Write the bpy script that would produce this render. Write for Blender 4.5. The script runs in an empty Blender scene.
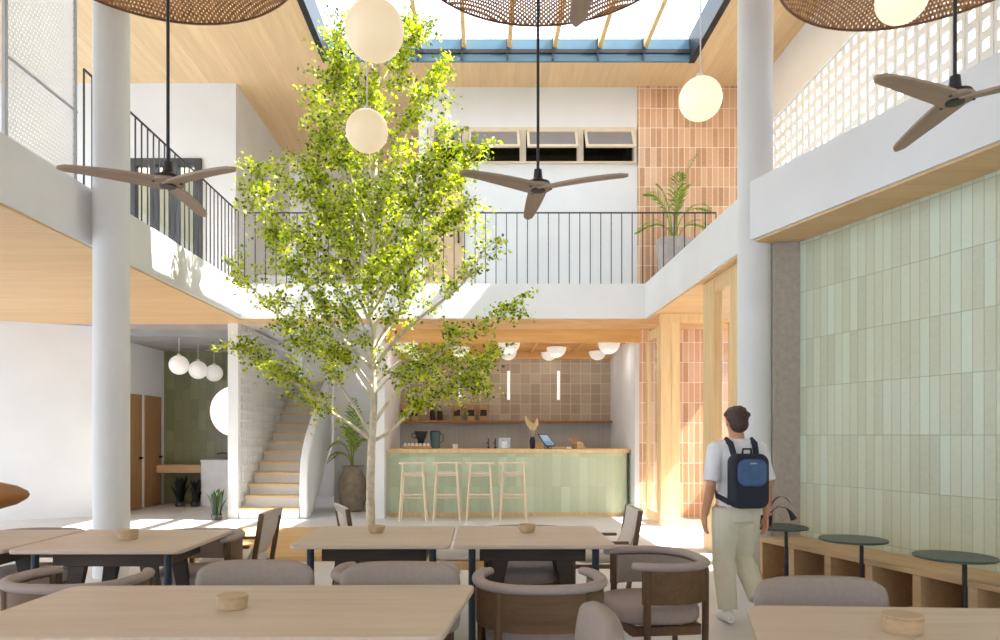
import bpy, bmesh, math, random
from mathutils import Vector, Matrix, Euler, noise as mnoise
PI = math.pi
R = random.Random(7)
SC = bpy.context.scene
COL = SC.collection
H = 1.45                      # eye height
F, CU, CV = 700.0, 480.0, 435.0   # focal length (px) and principal point used when measuring

def P(u, v, Y):
    return Vector(((u-CU)/F*Y, Y, H-(v-CV)/F*Y))

def lin(r, g, b):
    def c(x):
        x /= 255.0
        return x/12.92 if x <= 0.04045 else ((x+0.055)/1.055)**2.4
    return (c(r), c(g), c(b), 1.0)

# ------------------------------------------------------------ mesh builder
class MB:
    def __init__(s):
        s.v = []; s.f = []
    def add(s, vs, fs, M=None):
        o = len(s.v)
        for p in vs:
            p = Vector(p)
            s.v.append(M @ p if M else p)
        for f in fs:
            s.f.append([i+o for i in f])
        return s
    def box(s, x0, x1, y0, y1, z0, z1, M=None):
        vs = [(x0,y0,z0),(x1,y0,z0),(x1,y1,z0),(x0,y1,z0),(x0,y0,z1),(x1,y0,z1),(x1,y1,z1),(x0,y1,z1)]
        fs = [(0,3,2,1),(4,5,6,7),(0,1,5,4),(1,2,6,5),(2,3,7,6),(3,0,4,7)]
        return s.add(vs, fs, M)
    def prism(s, poly, z0, z1, M=None):
        n = len(poly)
        a = sum(poly[i][0]*poly[(i+1)%n][1]-poly[(i+1)%n][0]*poly[i][1] for i in range(n))
        if a < 0: poly = poly[::-1]
        vs = [(p[0],p[1],z0) for p in poly]+[(p[0],p[1],z1) for p in poly]
        fs = [tuple(range(n-1,-1,-1)), tuple(range(n,2*n))]
        for i in range(n):
            j = (i+1)%n
            fs.append((i,j,n+j,n+i))
        return s.add(vs, fs, M)
    def tube(s, pts, rad, n=8, sq=(1,1), up=None, M=None):
        pts = [Vector(p) for p in pts]; m = len(pts)
        if not isinstance(rad, (list, tuple)): rad = [rad]*m
        ref = None; vs = []; fs = []
        for i in range(m):
            t = (pts[min(i+1,m-1)]-pts[max(i-1,0)])
            t = t.normalized() if t.length > 1e-9 else Vector((0,0,1))
            if up is not None:
                a = Vector(up)
                a = a-t*a.dot(t)
                if a.length < 1e-6: a = t.orthogonal()
                a.normalize()
            elif ref is None:
                a = t.orthogonal().normalized()
            else:
                a = ref-t*ref.dot(t)
                a = a.normalized() if a.length > 1e-6 else t.orthogonal().normalized()
            ref = a
            b = t.cross(a)
            r = rad[i]
            for k in range(n):
                w = 2*PI*k/n
                vs.append(pts[i]+a*(math.cos(w)*r*sq[1])+b*(math.sin(w)*r*sq[0]))
        for i in range(m-1):
            for k in range(n):
                k2 = (k+1)%n
                fs.append((i*n+k, i*n+k2, (i+1)*n+k2, (i+1)*n+k))
        fs.append(tuple(range(n-1,-1,-1))); fs.append(tuple(range((m-1)*n, m*n)))
        return s.add(vs, fs, M)
    def lathe(s, prof, n=32, M=None, c=(0,0,0), sx=1, sy=1):
        vs = []; fs = []; m = len(prof)
        for r, z in prof:
            for k in range(n):
                w = 2*PI*k/n
                vs.append((c[0]+r*math.cos(w)*sx, c[1]+r*math.sin(w)*sy, c[2]+z))
        for i in range(m-1):
            for k in range(n):
                k2 = (k+1)%n
                fs.append((i*n+k, i*n+k2, (i+1)*n+k2, (i+1)*n+k))
        if prof[0][0] > 1e-6: fs.append(tuple(range(n-1,-1,-1)))
        if prof[-1][0] > 1e-6: fs.append(tuple(range((m-1)*n, m*n)))
        return s.add(vs, fs, M)
    def ell(s, c, r, n=24, m=14, M=None):
        if not isinstance(r, (list, tuple)): r = (r,r,r)
        vs = [(c[0],c[1],c[2]-r[2])]; fs = []
        for i in range(1, m):
            th = -PI/2+PI*i/m
            for k in range(n):
                w = 2*PI*k/n
                vs.append((c[0]+r[0]*math.cos(th)*math.cos(w), c[1]+r[1]*math.cos(th)*math.sin(w), c[2]+r[2]*math.sin(th)))
        vs.append((c[0],c[1],c[2]+r[2]))
        L = len(vs)-1
        for k in range(n):
            fs.append((0, 1+(k+1)%n, 1+k))
            fs.append((L, 1+(m-2)*n+k, 1+(m-2)*n+(k+1)%n))
        for i in range(m-2):
            for k in range(n):
                a = 1+i*n; b = a+n; k2 = (k+1)%n
                fs.append((a+k, a+k2, b+k2, b+k))
        return s.add(vs, fs, M)
    def strip(s, pts, wid, side, thick=0.0):
        """a blade / leaf: ribbon along pts, half widths wid, side vector"""
        vs = []; fs = []; n = len(pts)
        for p, w in zip(pts, wid):
            p = Vector(p); d = Vector(side)
            vs += [p-d*w, p+d*w]
        for i in range(n-1):
            fs.append((2*i, 2*i+1, 2*i+3, 2*i+2))
        return s.add(vs, fs)
    def build(s, name, mat, parent=None, smooth=False, bevel=0.0, seg=2, fix=True, sharp=40):
        me = bpy.data.meshes.new(name)
        me.from_pydata([tuple(p) for p in s.v], [], s.f)
        if fix:
            bm = bmesh.new(); bm.from_mesh(me)
            bmesh.ops.remove_doubles(bm, verts=bm.verts, dist=1e-5)
            bmesh.ops.recalc_face_normals(bm, faces=bm.faces)
            bm.to_mesh(me); bm.free()
        me.update()
        if smooth or bevel:
            for p in me.polygons: p.use_smooth = True
            me.set_sharp_from_angle(angle=math.radians(sharp))
        me.materials.append(mat)
        o = bpy.data.objects.new(name, me); COL.objects.link(o)
        if parent: o.parent = parent
        if bevel:
            m = o.modifiers.new('bevel', 'BEVEL'); m.width = bevel; m.segments = seg
            m.limit_method = 'ANGLE'; m.angle_limit = math.radians(35)
        return o

def rrect(x0, x1, y0, y1, r, n=5):
    out = []
    for cx, cy, a in ((x1-r,y1-r,0),(x0+r,y1-r,90),(x0+r,y0+r,180),(x1-r,y0+r,270)):
        for i in range(n+1):
            w = math.radians(a+90*i/n)
            out.append((cx+r*math.cos(w), cy+r*math.sin(w)))
    return out

def superell(a, b, p=3.0, n=40):
    out = []
    for i in range(n):
        w = 2*PI*i/n
        c, s_ = math.cos(w), math.sin(w)
        out.append((a*math.copysign(abs(c)**(2/p), c), b*math.copysign(abs(s_)**(2/p), s_)))
    return out

def pillow(poly, z0, z1, rnd=0.03):
    """rounded slab from polygon: returns MB with softened top/bottom edges"""
    m = MB(); n = len(poly); rings = []
    steps = [(1-0.9*rnd/0.2, z0), (1-0.25*rnd/0.2, z0+rnd*0.35), (1, z0+rnd), (1, z1-rnd), (1-0.25*rnd/0.2, z1-rnd*0.35), (1-0.9*rnd/0.2, z1)]
    vs = []; fs = []
    for sc, z in steps:
        for p in poly: vs.append((p[0]*sc, p[1]*sc, z))
    for i in range(len(steps)-1):
        for k in range(n):
            k2 = (k+1)%n
            fs.append((i*n+k, i*n+k2, (i+1)*n+k2, (i+1)*n+k))
    fs.append(tuple(range(n-1,-1,-1))); L = (len(steps)-1)*n; fs.append(tuple(range(L, L+n)))
    m.add(vs, fs); return m

# ------------------------------------------------------------ things
def tag(o, label, cat, group=None):
    o['label'] = label; o['category'] = cat
    if group: o['group'] = group
    return o
def thing(name, label, cat, loc=(0,0,0), rz=0.0, group=None):
    o = bpy.data.objects.new(name, None); COL.objects.link(o)
    o.empty_display_size = 0.1
    o.location = loc; o.rotation_euler = (0,0,rz)
    return tag(o, label, cat, group)
def struct(o, label=None, cat=None):
    o['kind'] = 'structure'
    if label: o['label'] = label
    if cat: o['category'] = cat
    return o
def dup(root, loc, rz, label, group=None):
    r = root.copy(); COL.objects.link(r)
    r.location = loc; r.rotation_euler = (0,0,rz); r['label'] = label
    if group: r['group'] = group
    for ch in list(root.children):
        c = ch.copy(); COL.objects.link(c); c.parent = r
        for g in list(ch.children):
            d = g.copy(); COL.objects.link(d); d.parent = c
    return r

# ------------------------------------------------------------ materials
def newmat(name):
    m = bpy.data.materials.new(name); m.use_nodes = True
    nt = m.node_tree
    for n in list(nt.nodes): nt.nodes.remove(n)
    out = nt.nodes.new('ShaderNodeOutputMaterial')
    b = nt.nodes.new('ShaderNodeBsdfPrincipled')
    nt.links.new(b.outputs[0], out.inputs[0])
    return m, nt, b, out
def N(nt, t, **kw):
    n = nt.nodes.new(t)
    for k, v in kw.items(): setattr(n, k, v)
    return n
def math_(nt, op, a, b=None, c=None):
    n = nt.nodes.new('ShaderNodeMath'); n.operation = op
    for i, x in enumerate((a, b, c)):
        if x is None: continue
        if isinstance(x, (int, float)): n.inputs[i].default_value = x
        else: nt.links.new(x, n.inputs[i])
    return n.outputs[0]
def ramp(nt, fac, stops, interp='LINEAR'):
    r = nt.nodes.new('ShaderNodeValToRGB'); r.color_ramp.interpolation = interp
    els = r.color_ramp.elements
    while len(els) < len(stops): els.new(0.5)
    for e, (p, c) in zip(els, stops): e.position = p; e.color = c
    nt.links.new(fac, r.inputs[0]); return r.outputs[0]
def coords(nt, kind='Object'):
    return nt.nodes.new('ShaderNodeTexCoord').outputs[kind]
def scaled(nt, vec, sc):
    m = nt.nodes.new('ShaderNodeMapping'); m.inputs['Scale'].default_value = sc
    nt.links.new(vec, m.inputs[0]); return m.outputs[0]
def noise_(nt, vec, scale, detail=3, rough=0.5):
    n = nt.nodes.new('ShaderNodeTexNoise'); n.inputs['Scale'].default_value = scale
    n.inputs['Detail'].default_value = detail; n.inputs['Roughness'].default_value = rough
    nt.links.new(vec, n.inputs['Vector']); return n.outputs[0]
def bump_(nt, b, h, strength=0.2, dist=0.01):
    n = nt.nodes.new('ShaderNodeBump'); n.inputs['Strength'].default_value = strength
    n.inputs['Distance'].default_value = dist
    nt.links.new(h, n.inputs['Height']); nt.links.new(n.outputs[0], b.inputs['Normal'])
def mixc(nt, fac, a, b_):
    n = nt.nodes.new('ShaderNodeMix'); n.data_type = 'RGBA'
    for i, x in ((0, fac), (6, a), (7, b_)):
        if isinstance(x, (int, float)): n.inputs[i].default_value = x
        elif isinstance(x, tuple): n.inputs[i].default_value = x
        else: nt.links.new(x, n.inputs[i])
    return n.outputs[2]
def sep(nt, vec):
    n = nt.nodes.new('ShaderNodeSeparateXYZ'); nt.links.new(vec, n.inputs[0]); return n.outputs

def plain(name, c, rough=0.6, var=0.06, scale=6.0, metal=0.0, bump=0.0, bscale=40.0, spec=0.5):
    m, nt, b, out = newmat(name)
    co = coords(nt)
    f = noise_(nt, co, scale, 4)
    lo = tuple(x*(1-var) for x in c[:3])+(1,); hi = tuple(min(1, x*(1+var)) for x in c[:3])+(1,)
    nt.links.new(ramp(nt, f, [(0.3, lo), (0.7, hi)]), b.inputs['Base Color'])
    b.inputs['Roughness'].default_value = rough; b.inputs['Metallic'].default_value = metal
    b.inputs['Specular IOR Level'].default_value = spec
    if bump: bump_(nt, b, noise_(nt, co, bscale, 4), bump, 0.01)
    return m

def wood(name, c1, c2, axis=0, rough=0.5, sc=1.0, plank=0.0, pax=1, spec=0.4):
    """grain runs along axis; optional planks of width plank across pax"""
    m, nt, b, out = newmat(name)
    co = coords(nt)
    s = [14.0*sc]*3; s[axis] = 0.9*sc
    vec = scaled(nt, co, s)
    if plank:
        x = sep(nt, co)[pax]
        idx = math_(nt, 'FLOOR', math_(nt, 'DIVIDE', x, plank))
        wn = N(nt, 'ShaderNodeTexWhiteNoise', noise_dimensions='1D'); nt.links.new(idx, wn.inputs['W'])
        va = N(nt, 'ShaderNodeVectorMath', operation='ADD'); nt.links.new(vec, va.inputs[0])
        sc3 = N(nt, 'ShaderNodeVectorMath', operation='SCALE'); nt.links.new(wn.outputs['Color'], sc3.inputs[0]); sc3.inputs['Scale'].default_value = 30
        nt.links.new(sc3.outputs[0], va.inputs[1]); vec = va.outputs[0]
    f = noise_(nt, vec, 1.0, 5, 0.6)
    f2 = noise_(nt, vec, 4.0, 3, 0.6)
    mixf = math_(nt, 'ADD', math_(nt, 'MULTIPLY', f, 0.7), math_(nt, 'MULTIPLY', f2, 0.3))
    col = ramp(nt, mixf, [(0.34, c1), (0.66, c2)])
    if plank:
        fr = math_(nt, 'FRACT', math_(nt, 'DIVIDE', x, plank))
        edge = math_(nt, 'LESS_THAN', fr, 0.035)
        col = mixc(nt, math_(nt, 'MULTIPLY', wn.outputs['Value'], 0.35), col, tuple(x_*0.82 for x_ in c1[:3])+(1,))
        col = mixc(nt, math_(nt, 'MULTIPLY', edge, 0.16), col, tuple(x_*0.5 for x_ in c1[:3])+(1,))
    nt.links.new(col, b.inputs['Base Color'])
    b.inputs['Roughness'].default_value = rough; b.inputs['Specular IOR Level'].default_value = spec
    bump_(nt, b, f2, 0.06, 0.005)
    return m

def tile(name, w, h, cols, mortar, gap=0.006, ax=(0,2), rough=0.35, offset=0.0, bump=0.4, off=(0,0)):
    m, nt, b, out = newmat(name)
    co = coords(nt); xyz = sep(nt, co)
    a = math_(nt, 'DIVIDE', math_(nt, 'ADD', xyz[ax[0]], off[0]+100*w), w)
    c = math_(nt, 'DIVIDE', math_(nt, 'ADD', xyz[ax[1]], off[1]+100*h), h)
    ic = math_(nt, 'FLOOR', c)
    if offset:
        ia0 = math_(nt, 'FLOOR', a)
        c = math_(nt, 'ADD', c, math_(nt, 'MULTIPLY', math_(nt, 'MODULO', ia0, 2.0), offset))
        ic = math_(nt, 'FLOOR', c)
    ia = math_(nt, 'FLOOR', a)
    cv = N(nt, 'ShaderNodeCombineXYZ'); nt.links.new(ia, cv.inputs[0]); nt.links.new(ic, cv.inputs[1])
    wn = N(nt, 'ShaderNodeTexWhiteNoise', noise_dimensions='2D'); nt.links.new(cv.outputs[0], wn.inputs[0])
    n = len(cols)
    col = ramp(nt, wn.outputs['Value'], [(i/max(1, n-1), q) for i, q in enumerate(cols)])
    mott = noise_(nt, scaled(nt, co, (1,1,1)), 26, 5, 0.65)
    col = mixc(nt, math_(nt, 'MULTIPLY', math_(nt, 'SUBTRACT', mott, 0.35), 0.5), col, tuple(min(1, x*1.25) for x in cols[-1][:3])+(1,))
    fa, fc = math_(nt, 'FRACT', a), math_(nt, 'FRACT', c)
    da = math_(nt, 'MULTIPLY', math_(nt, 'MINIMUM', fa, math_(nt, 'SUBTRACT', 1.0, fa)), w)
    dc = math_(nt, 'MULTIPLY', math_(nt, 'MINIMUM', fc, math_(nt, 'SUBTRACT', 1.0, fc)), h)
    d = math_(nt, 'MINIMUM', da, dc)
    isg = math_(nt, 'LESS_THAN', d, gap/2)
    nt.links.new(mixc(nt, isg, col, mortar), b.inputs['Base Color'])
    b.inputs['Roughness'].default_value = rough
    hgt = math_(nt, 'ADD', math_(nt, 'MINIMUM', math_(nt, 'DIVIDE', d, gap), 1.0), math_(nt, 'MULTIPLY', mott, 0.35))
    bump_(nt, b, hgt, bump, 0.004)
    return m

def glow(name, c, strength, base=None):
    m, nt, b, out = newmat(name)
    b.inputs['Base Color'].default_value = base or c
    b.inputs['Emission Color'].default_value = c; b.inputs['Emission Strength'].default_value = strength
    b.inputs['Roughness'].default_value = 0.35
    return m

def glass(name, tint=(1,1,1,1), refl=0.9):
    m, nt, b, out = newmat(name)
    nt.nodes.remove(b)
    tr = N(nt, 'ShaderNodeBsdfTransparent'); tr.inputs[0].default_value = tint
    gl = N(nt, 'ShaderNodeBsdfGlossy'); gl.inputs['Roughness'].default_value = 0.02
    geo = N(nt, 'ShaderNodeNewGeometry'); dt = N(nt, 'ShaderNodeVectorMath', operation='DOT_PRODUCT')
    nt.links.new(geo.outputs['Normal'], dt.inputs[0]); nt.links.new(geo.outputs['Incoming'], dt.inputs[1])
    c_ = math_(nt, 'ABSOLUTE', dt.outputs['Value'])
    fr = math_(nt, 'ADD', 0.025, math_(nt, 'MULTIPLY', math_(nt, 'POWER', math_(nt, 'SUBTRACT', 1.0, c_), 5.0), 0.7))
    mx = N(nt, 'ShaderNodeMixShader')
    nt.links.new(math_(nt, 'MULTIPLY', fr, refl), mx.inputs[0])
    nt.links.new(tr.outputs[0], mx.inputs[1]); nt.links.new(gl.outputs[0], mx.inputs[2])
    nt.links.new(mx.outputs[0], out.inputs[0])
    return m

def perforated(name, c, pitch, hole, ax=(1,2), rough=0.5, transp=1.0, rot=0.0, c2=None, sheer=0.0):
    """a sheet with real see-through holes in its material"""
    m, nt, b, out = newmat(name)
    co = coords(nt)
    if rot:
        mp = nt.nodes.new('ShaderNodeMapping'); mp.inputs['Rotation'].default_value = (0,0,rot)
        nt.links.new(co, mp.inputs[0]); co = mp.outputs[0]
    xyz = sep(nt, co)
    a = math_(nt, 'DIVIDE', xyz[ax[0]], pitch); c_ = math_(nt, 'DIVIDE', xyz[ax[1]], pitch)
    row = math_(nt, 'FLOOR', c_)
    a = math_(nt, 'ADD', a, math_(nt, 'MULTIPLY', math_(nt, 'MODULO', row, 2.0), 0.5))
    fa = math_(nt, 'SUBTRACT', math_(nt, 'FRACT', a), 0.5); fc = math_(nt, 'SUBTRACT', math_(nt, 'FRACT', c_), 0.5)
    d = math_(nt, 'SQRT', math_(nt, 'ADD', math_(nt, 'MULTIPLY', fa, fa), math_(nt, 'MULTIPLY', fc, fc)))
    hole_ = math_(nt, 'MULTIPLY', math_(nt, 'LESS_THAN', d, hole), transp)
    tr = N(nt, 'ShaderNodeBsdfTransparent'); mx = N(nt, 'ShaderNodeMixShader')
    body = b.outputs[0]
    if sheer:
        tl = N(nt, 'ShaderNodeBsdfTranslucent'); tl.inputs[0].default_value = c; m2 = N(nt, 'ShaderNodeMixShader'); m2.inputs[0].default_value = sheer
        nt.links.new(b.outputs[0], m2.inputs[1]); nt.links.new(tl.outputs[0], m2.inputs[2]); body = m2.outputs[0]
    nt.links.new(hole_, mx.inputs[0]); nt.links.new(body, mx.inputs[1]); nt.links.new(tr.outputs[0], mx.inputs[2])
    nt.links.new(mx.outputs[0], out.inputs[0])
    f = noise_(nt, co, 30 if c2 else 3, 3)
    nt.links.new(ramp(nt, f, [(0.35, c), (0.65, c2 or tuple(min(1, x*1.06) for x in c[:3])+(1,))]), b.inputs['Base Color'])
    b.inputs['Roughness'].default_value = rough
    bump_(nt, b, d, 0.5, 0.006)
    return m

def leafmat(name, c1, c2, trans=0.5):
    m, nt, b, out = newmat(name)
    geo = N(nt, 'ShaderNodeNewGeometry')
    col = ramp(nt, geo.outputs['Random Per Island'], [(0.0, c1), (1.0, c2)])
    nt.links.new(col, b.inputs['Base Color']); b.inputs['Roughness'].default_value = 0.45
    tl = N(nt, 'ShaderNodeBsdfTranslucent'); mx = N(nt, 'ShaderNodeMixShader'); mx.inputs[0].default_value = trans
    hs = N(nt, 'ShaderNodeHueSaturation'); hs.inputs['Value'].default_value = 1.5; hs.inputs['Saturation'].default_value = 1.1
    nt.links.new(col, hs.inputs['Color']); nt.links.new(hs.outputs[0], tl.inputs[0])
    nt.links.new(b.outputs[0], mx.inputs[1]); nt.links.new(tl.outputs[0], mx.inputs[2])
    nt.links.new(mx.outputs[0], out.inputs[0])
    return m

M = {}
M['plaster'] = plain('white_plaster', (0.77,0.77,0.77,1), 0.85, 0.03, 1.5, bump=0.08, bscale=60)
M['warm_plaster'] = plain('warm_plaster', (0.68,0.665,0.645,1), 0.85, 0.04, 1.2, bump=0.06, bscale=50)
M['column'] = plain('column_plaster', (0.73,0.73,0.72,1), 0.8, 0.03, 2, bump=0.05, bscale=80)
M['floor'] = plain('pale_concrete_floor', (0.66,0.63,0.61,1), 0.45, 0.06, 1.6, bump=0.03, bscale=30)
M['soffit'] = wood('oak_veneer_soffit', lin(220,182,132), lin(234,200,152), axis=0, rough=0.55, sc=0.6, plank=0.30, pax=1)
M['ceiling'] = wood('oak_veneer_ceiling', lin(216,182,138), lin(230,200,156), axis=1, rough=0.6, sc=0.6, plank=0.30, pax=0)
M['bar_wood'] = wood('honey_wood', lin(220,168,100), lin(234,186,122), axis=0, rough=0.5)
M['pale_wood'] = wood('pale_oak', lin(220,186,132), lin(236,206,156), axis=2, rough=0.5)
M['door_wood'] = wood('brown_oak_door', lin(150,108,68), lin(176,132,88), axis=2, rough=0.5)
M['table_wood'] = wood('taupe_table_oak', lin(202,182,162), lin(216,198,178), axis=0, rough=0.42)
M['apron_wood'] = wood('dark_table_frame', lin(58,47,38), lin(76,62,50), axis=0, rough=0.5)
M['chair_wood'] = wood('walnut_chair_frame', lin(92,68,46), lin(118,88,62), axis=2, rough=0.45)
M['chair_shell'] = wood('walnut_chair_shell', lin(98,72,48), lin(122,92,64), axis=0, rough=0.45)
M['fabric'] = plain('grey_brown_upholstery', lin(160,147,138), 0.9, 0.05, 60, bump=0.25, bscale=400, spec=0.2)
M['fabric_light'] = plain('lilac_grey_upholstery', lin(172,158,152), 0.9, 0.05, 60, bump=0.25, bscale=400, spec=0.2)
M['canvas'] = plain('off_white_canvas', lin(214,204,192), 0.9, 0.05, 40, bump=0.2, bscale=300, spec=0.2)
M['white_cloth'] = plain('white_cotton', lin(236,234,230), 0.9, 0.03, 10, bump=0.15, bscale=60, spec=0.2)
M['black'] = plain('black_powder_coat', (0.015,0.016,0.018,1), 0.45, 0.1, 10)
M['rail'] = plain('charcoal_railing', (0.035,0.037,0.04,1), 0.5, 0.1, 10)
M['blue_black'] = plain('blue_black_steel', (0.025,0.035,0.05,1), 0.35, 0.1, 10)
M['grey_frame'] = plain('grey_metal_frame', lin(190,190,192), 0.5, 0.04, 10)
M['screen'] = perforated('white_perforated_sheet', lin(246,243,238), 0.042, 0.24, sheer=0.5)
M['weave'] = perforated('brown_rattan_weave', lin(150,104,62), 0.029, 0.22, ax=(0,1), rough=0.7, rot=0.6, c2=lin(190,142,92))
M['rattan_rim'] = plain('rattan_rim', lin(118,78,46), 0.6, 0.1, 20)
M['fan_blade'] = wood('greige_fan_blade', lin(150,128,110), lin(168,146,126), axis=0, rough=0.5)
M['globe_warm'] = glow('opal_globe_beige', lin(244,222,182), 0.48, lin(150,138,120))
M['globe_bright'] = glow('opal_globe_cream', lin(255,240,205), 0.62, lin(150,146,138))
M['globe_off'] = glow('opal_globe_white', lin(240,234,224), 0.25, lin(220,216,208))
M['tube_light'] = glow('white_tube_glow', lin(255,250,240), 0.45, lin(220,216,210))
M['cord'] = plain('white_cord', lin(225,220,210), 0.6, 0.02, 5)
M['green_tile'] = tile('sage_glazed_tile', 0.0893, 0.474, [lin(186,188,160), lin(194,196,168), lin(199,202,176), lin(202,212,190)], lin(150,154,132), 0.004, ax=(0,2), rough=0.32, off=(0.0, 0.474*4-1.45))
M['olive_tile'] = tile('olive_restroom_tile', 0.17, 0.44, [lin(112,112,78), lin(124,124,88), lin(134,134,98)], lin(100,100,72), 0.005, ax=(0,2), rough=0.35, offset=0.5)
M['terracotta'] = tile('terracotta_tile', 0.101, 0.353, [lin(190,142,104), lin(204,156,116), lin(216,172,134), lin(226,188,154)], lin(238,226,210), 0.011, ax=(0,2), rough=0.4, off=(-0.03, 0.10))
M['bar_green'] = tile('pale_green_bar_tile', 0.16, 0.53, [lin(184,194,164), lin(192,202,172), lin(200,212,186)], lin(178,186,158), 0.004, ax=(0,2), rough=0.35)
M['bar_tile'] = tile('clay_square_tile', 0.21, 0.21, [lin(164,144,122), lin(176,158,136), lin(190,174,152)], lin(206,194,176), 0.012, ax=(0,2), rough=0.5)
M['bar_splash'] = tile('grey_vertical_tile', 0.05, 0.6, [lin(184,176,168), lin(192,184,176)], lin(166,158,150), 0.006, ax=(0,2), rough=0.4)
M['textured'] = plain('grey_textured_plaster', lin(176,165,154), 0.9, 0.10, 18, bump=0.7, bscale=36)
M['concrete'] = plain('grey_concrete', lin(158,154,152), 0.8, 0.12, 2.5, bump=0.1)
M['bench_wood'] = wood('bench_oak', lin(196,160,118), lin(214,180,138), axis=0, rough=0.5)
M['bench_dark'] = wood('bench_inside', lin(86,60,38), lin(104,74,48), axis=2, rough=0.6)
M['top_green'] = plain('dark_green_table_top', lin(62,74,66), 0.4, 0.05, 8)
M['marble'] = plain('white_marble', lin(216,212,206), 0.3, 0.08, 4)
M['pot_grey'] = plain('weathered_clay_pot', lin(146,132,114), 0.85, 0.25, 7, bump=0.4, bscale=20)
M['pot_stone'] = plain('pale_stone_pot', lin(176,168,162), 0.85, 0.16, 6, bump=0.4, bscale=20)
M['bark'] = plain('pale_birch_bark', lin(206,196,174), 0.85, 0.22, 14, bump=0.4, bscale=40)
M['leaf'] = leafmat('tree_leaf', lin(50,82,20), lin(214,222,74), 0.42)
M['palm_leaf'] = leafmat('palm_leaf', lin(100,128,44), lin(160,176,76), 0.35)
M['snake_leaf'] = leafmat('snake_plant_leaf', lin(34,52,30), lin(62,82,46), 0.15)
M['dark_leaf'] = leafmat('dark_strap_leaf', lin(18,24,18), lin(30,38,28), 0.05)
M['soil'] = plain('soil', lin(84,66,50), 0.95, 0.3, 30, bump=0.6, bscale=60)
M['stool_wood'] = wood('ash_stool_wood', lin(226,204,172), lin(236,218,190), axis=2)
M['block'] = plain('white_breeze_block', (0.84,0.83,0.80,1), 0.8, 0.03, 4)
M['pane_reflection'] = plain('grey_reflection_pane', lin(140,135,136), 0.25, 0.04, 3)  # opaque grey, the sky's reflection painted into the pane colour
M['glass'] = glass('clear_glass')
M['smoke_glass'] = glass('grey_glass', (0.45,0.45,0.46,1))
M['steel_blue'] = plain('blue_grey_steel_kerb', lin(84,116,136), 0.35, 0.06, 6)
M['cream'] = plain('cream_window_frame', lin(222,206,180), 0.55, 0.04, 6)
M['bronze'] = plain('dark_bronze_frame', lin(64,62,62), 0.4, 0.06, 6)
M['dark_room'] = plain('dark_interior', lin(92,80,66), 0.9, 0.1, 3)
M['mirror'] = plain('mirror_glass', (0.5,0.5,0.49,1), 0.03, 0.0, 1, metal=1.0)
M['lamp_wood'] = plain('orange_brown_shade', lin(150,98,44), 0.5, 0.1, 6)
M['bowl_wood'] = wood('pale_bowl_wood', lin(186,156,120), lin(206,178,142), axis=0, rough=0.5, sc=3)
M['skin'] = plain('skin', lin(206,150,116), 0.55, 0.05, 20)
M['hair'] = plain('dark_brown_hair', lin(72,54,44), 0.6, 0.25, 60, bump=0.5, bscale=120)
M['tshirt'] = plain('white_tshirt', lin(232,232,236), 0.9, 0.02, 10, bump=0.15, bscale=50)
M['khaki'] = plain('khaki_trousers', lin(214,208,186), 0.9, 0.04, 12, bump=0.2, bscale=50)
M['shoe'] = plain('white_shoe', lin(232,230,228), 0.6, 0.03, 10)
M['navy'] = plain('navy_canvas', lin(38,40,54), 0.8, 0.1, 20, bump=0.2, bscale=200)
M['denim'] = plain('blue_denim_pocket', lin(70,98,136), 0.8, 0.12, 20, bump=0.2, bscale=200)
M['teal'] = plain('teal_enamel', lin(74,104,104), 0.4, 0.06, 10)
M['ceramic'] = plain('white_ceramic', lin(236,232,226), 0.3, 0.02, 10)
M['dried'] = plain('dried_palm_leaf', lin(206,184,140), 0.8, 0.08, 10)
M['card_tan'] = plain('tan_paper', lin(186,150,108), 0.8, 0.06, 10)
M['card_dark'] = plain('dark_brown_paper', lin(52,36,28), 0.7, 0.08, 10)
M['tablet_screen'] = glow('tablet_screen', lin(170,200,225), 0.5, lin(20,24,30))
M['orange_twig'] = plain('orange_twig', lin(214,150,84), 0.7, 0.1, 20)
M['blue_stair'] = plain('stair_plaster', (0.72,0.71,0.70,1), 0.85, 0.03, 1.5)
# ============================================================ THE SETTING
ZS0, ZS1 = 3.40, 3.98        # mezzanine slab underside / top
YB = 11.7                    # back edge of the void
XL, XR = -4.0, 2.76          # left / right edge of the void
ZC = 7.71                    # main ceiling
DX, DY = 0.307, -1.0         # direction of the splayed right-hand wall, coming nearer
ANG = math.atan2(DY, DX)
XW = 4.95                    # upper right wall

def sbox(name, mat, boxes, label=None, cat=None, bevel=0.0):
    m = MB()
    for b in boxes: m.box(*b)
    return struct(m.build(name, mat, bevel=bevel), label, cat)

# --- floor
sbox('floor', M['floor'], [(-16, 12, -2.5, 18, -0.3, 0)], 'pale concrete floor of the whole dining hall', 'floor')

# --- mezzanine slab (white fascia) and its timber underside
m = MB()
m.box(-9.5, XL, -2.0, 13.0, ZS0, ZS1)
m.box(XL, XR, YB, 13.0, ZS0, ZS1)
t8 = 9.0
m.prism([(XR,13.0),(XR,7.0),(2.70,7.0),(2.70+DX*t8,7.0-t8),(5.9,-2.0),(5.9,6.8),(XW+0.1,7.2),(XW+0.1,13.0)], ZS0, ZS1)
struct(m.build('mezzanine_slab', M['plaster'], fix=False), 'white plastered edge of the upper floor running round the void', 'balcony')
m = MB()
m.box(-9.5, XL-0.03, -2.0, 12.2, ZS0-0.02, ZS0)
m.box(XL-0.03, XR+0.03, YB+0.03, 12.2, ZS0-0.02, ZS0)
m.box(XR+0.03, XW+0.05, 7.02, 12.2, ZS0-0.02, ZS0)
m.prism([(2.74,6.98),(2.74+DX*t8,6.98-t8),(5.85,-2.0),(5.85,6.98)], ZS0-0.02, ZS0)
struct(m.build('ceiling_soffit', M['soffit'], fix=False), 'oak lined underside of the upper floor', 'ceiling')

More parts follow.
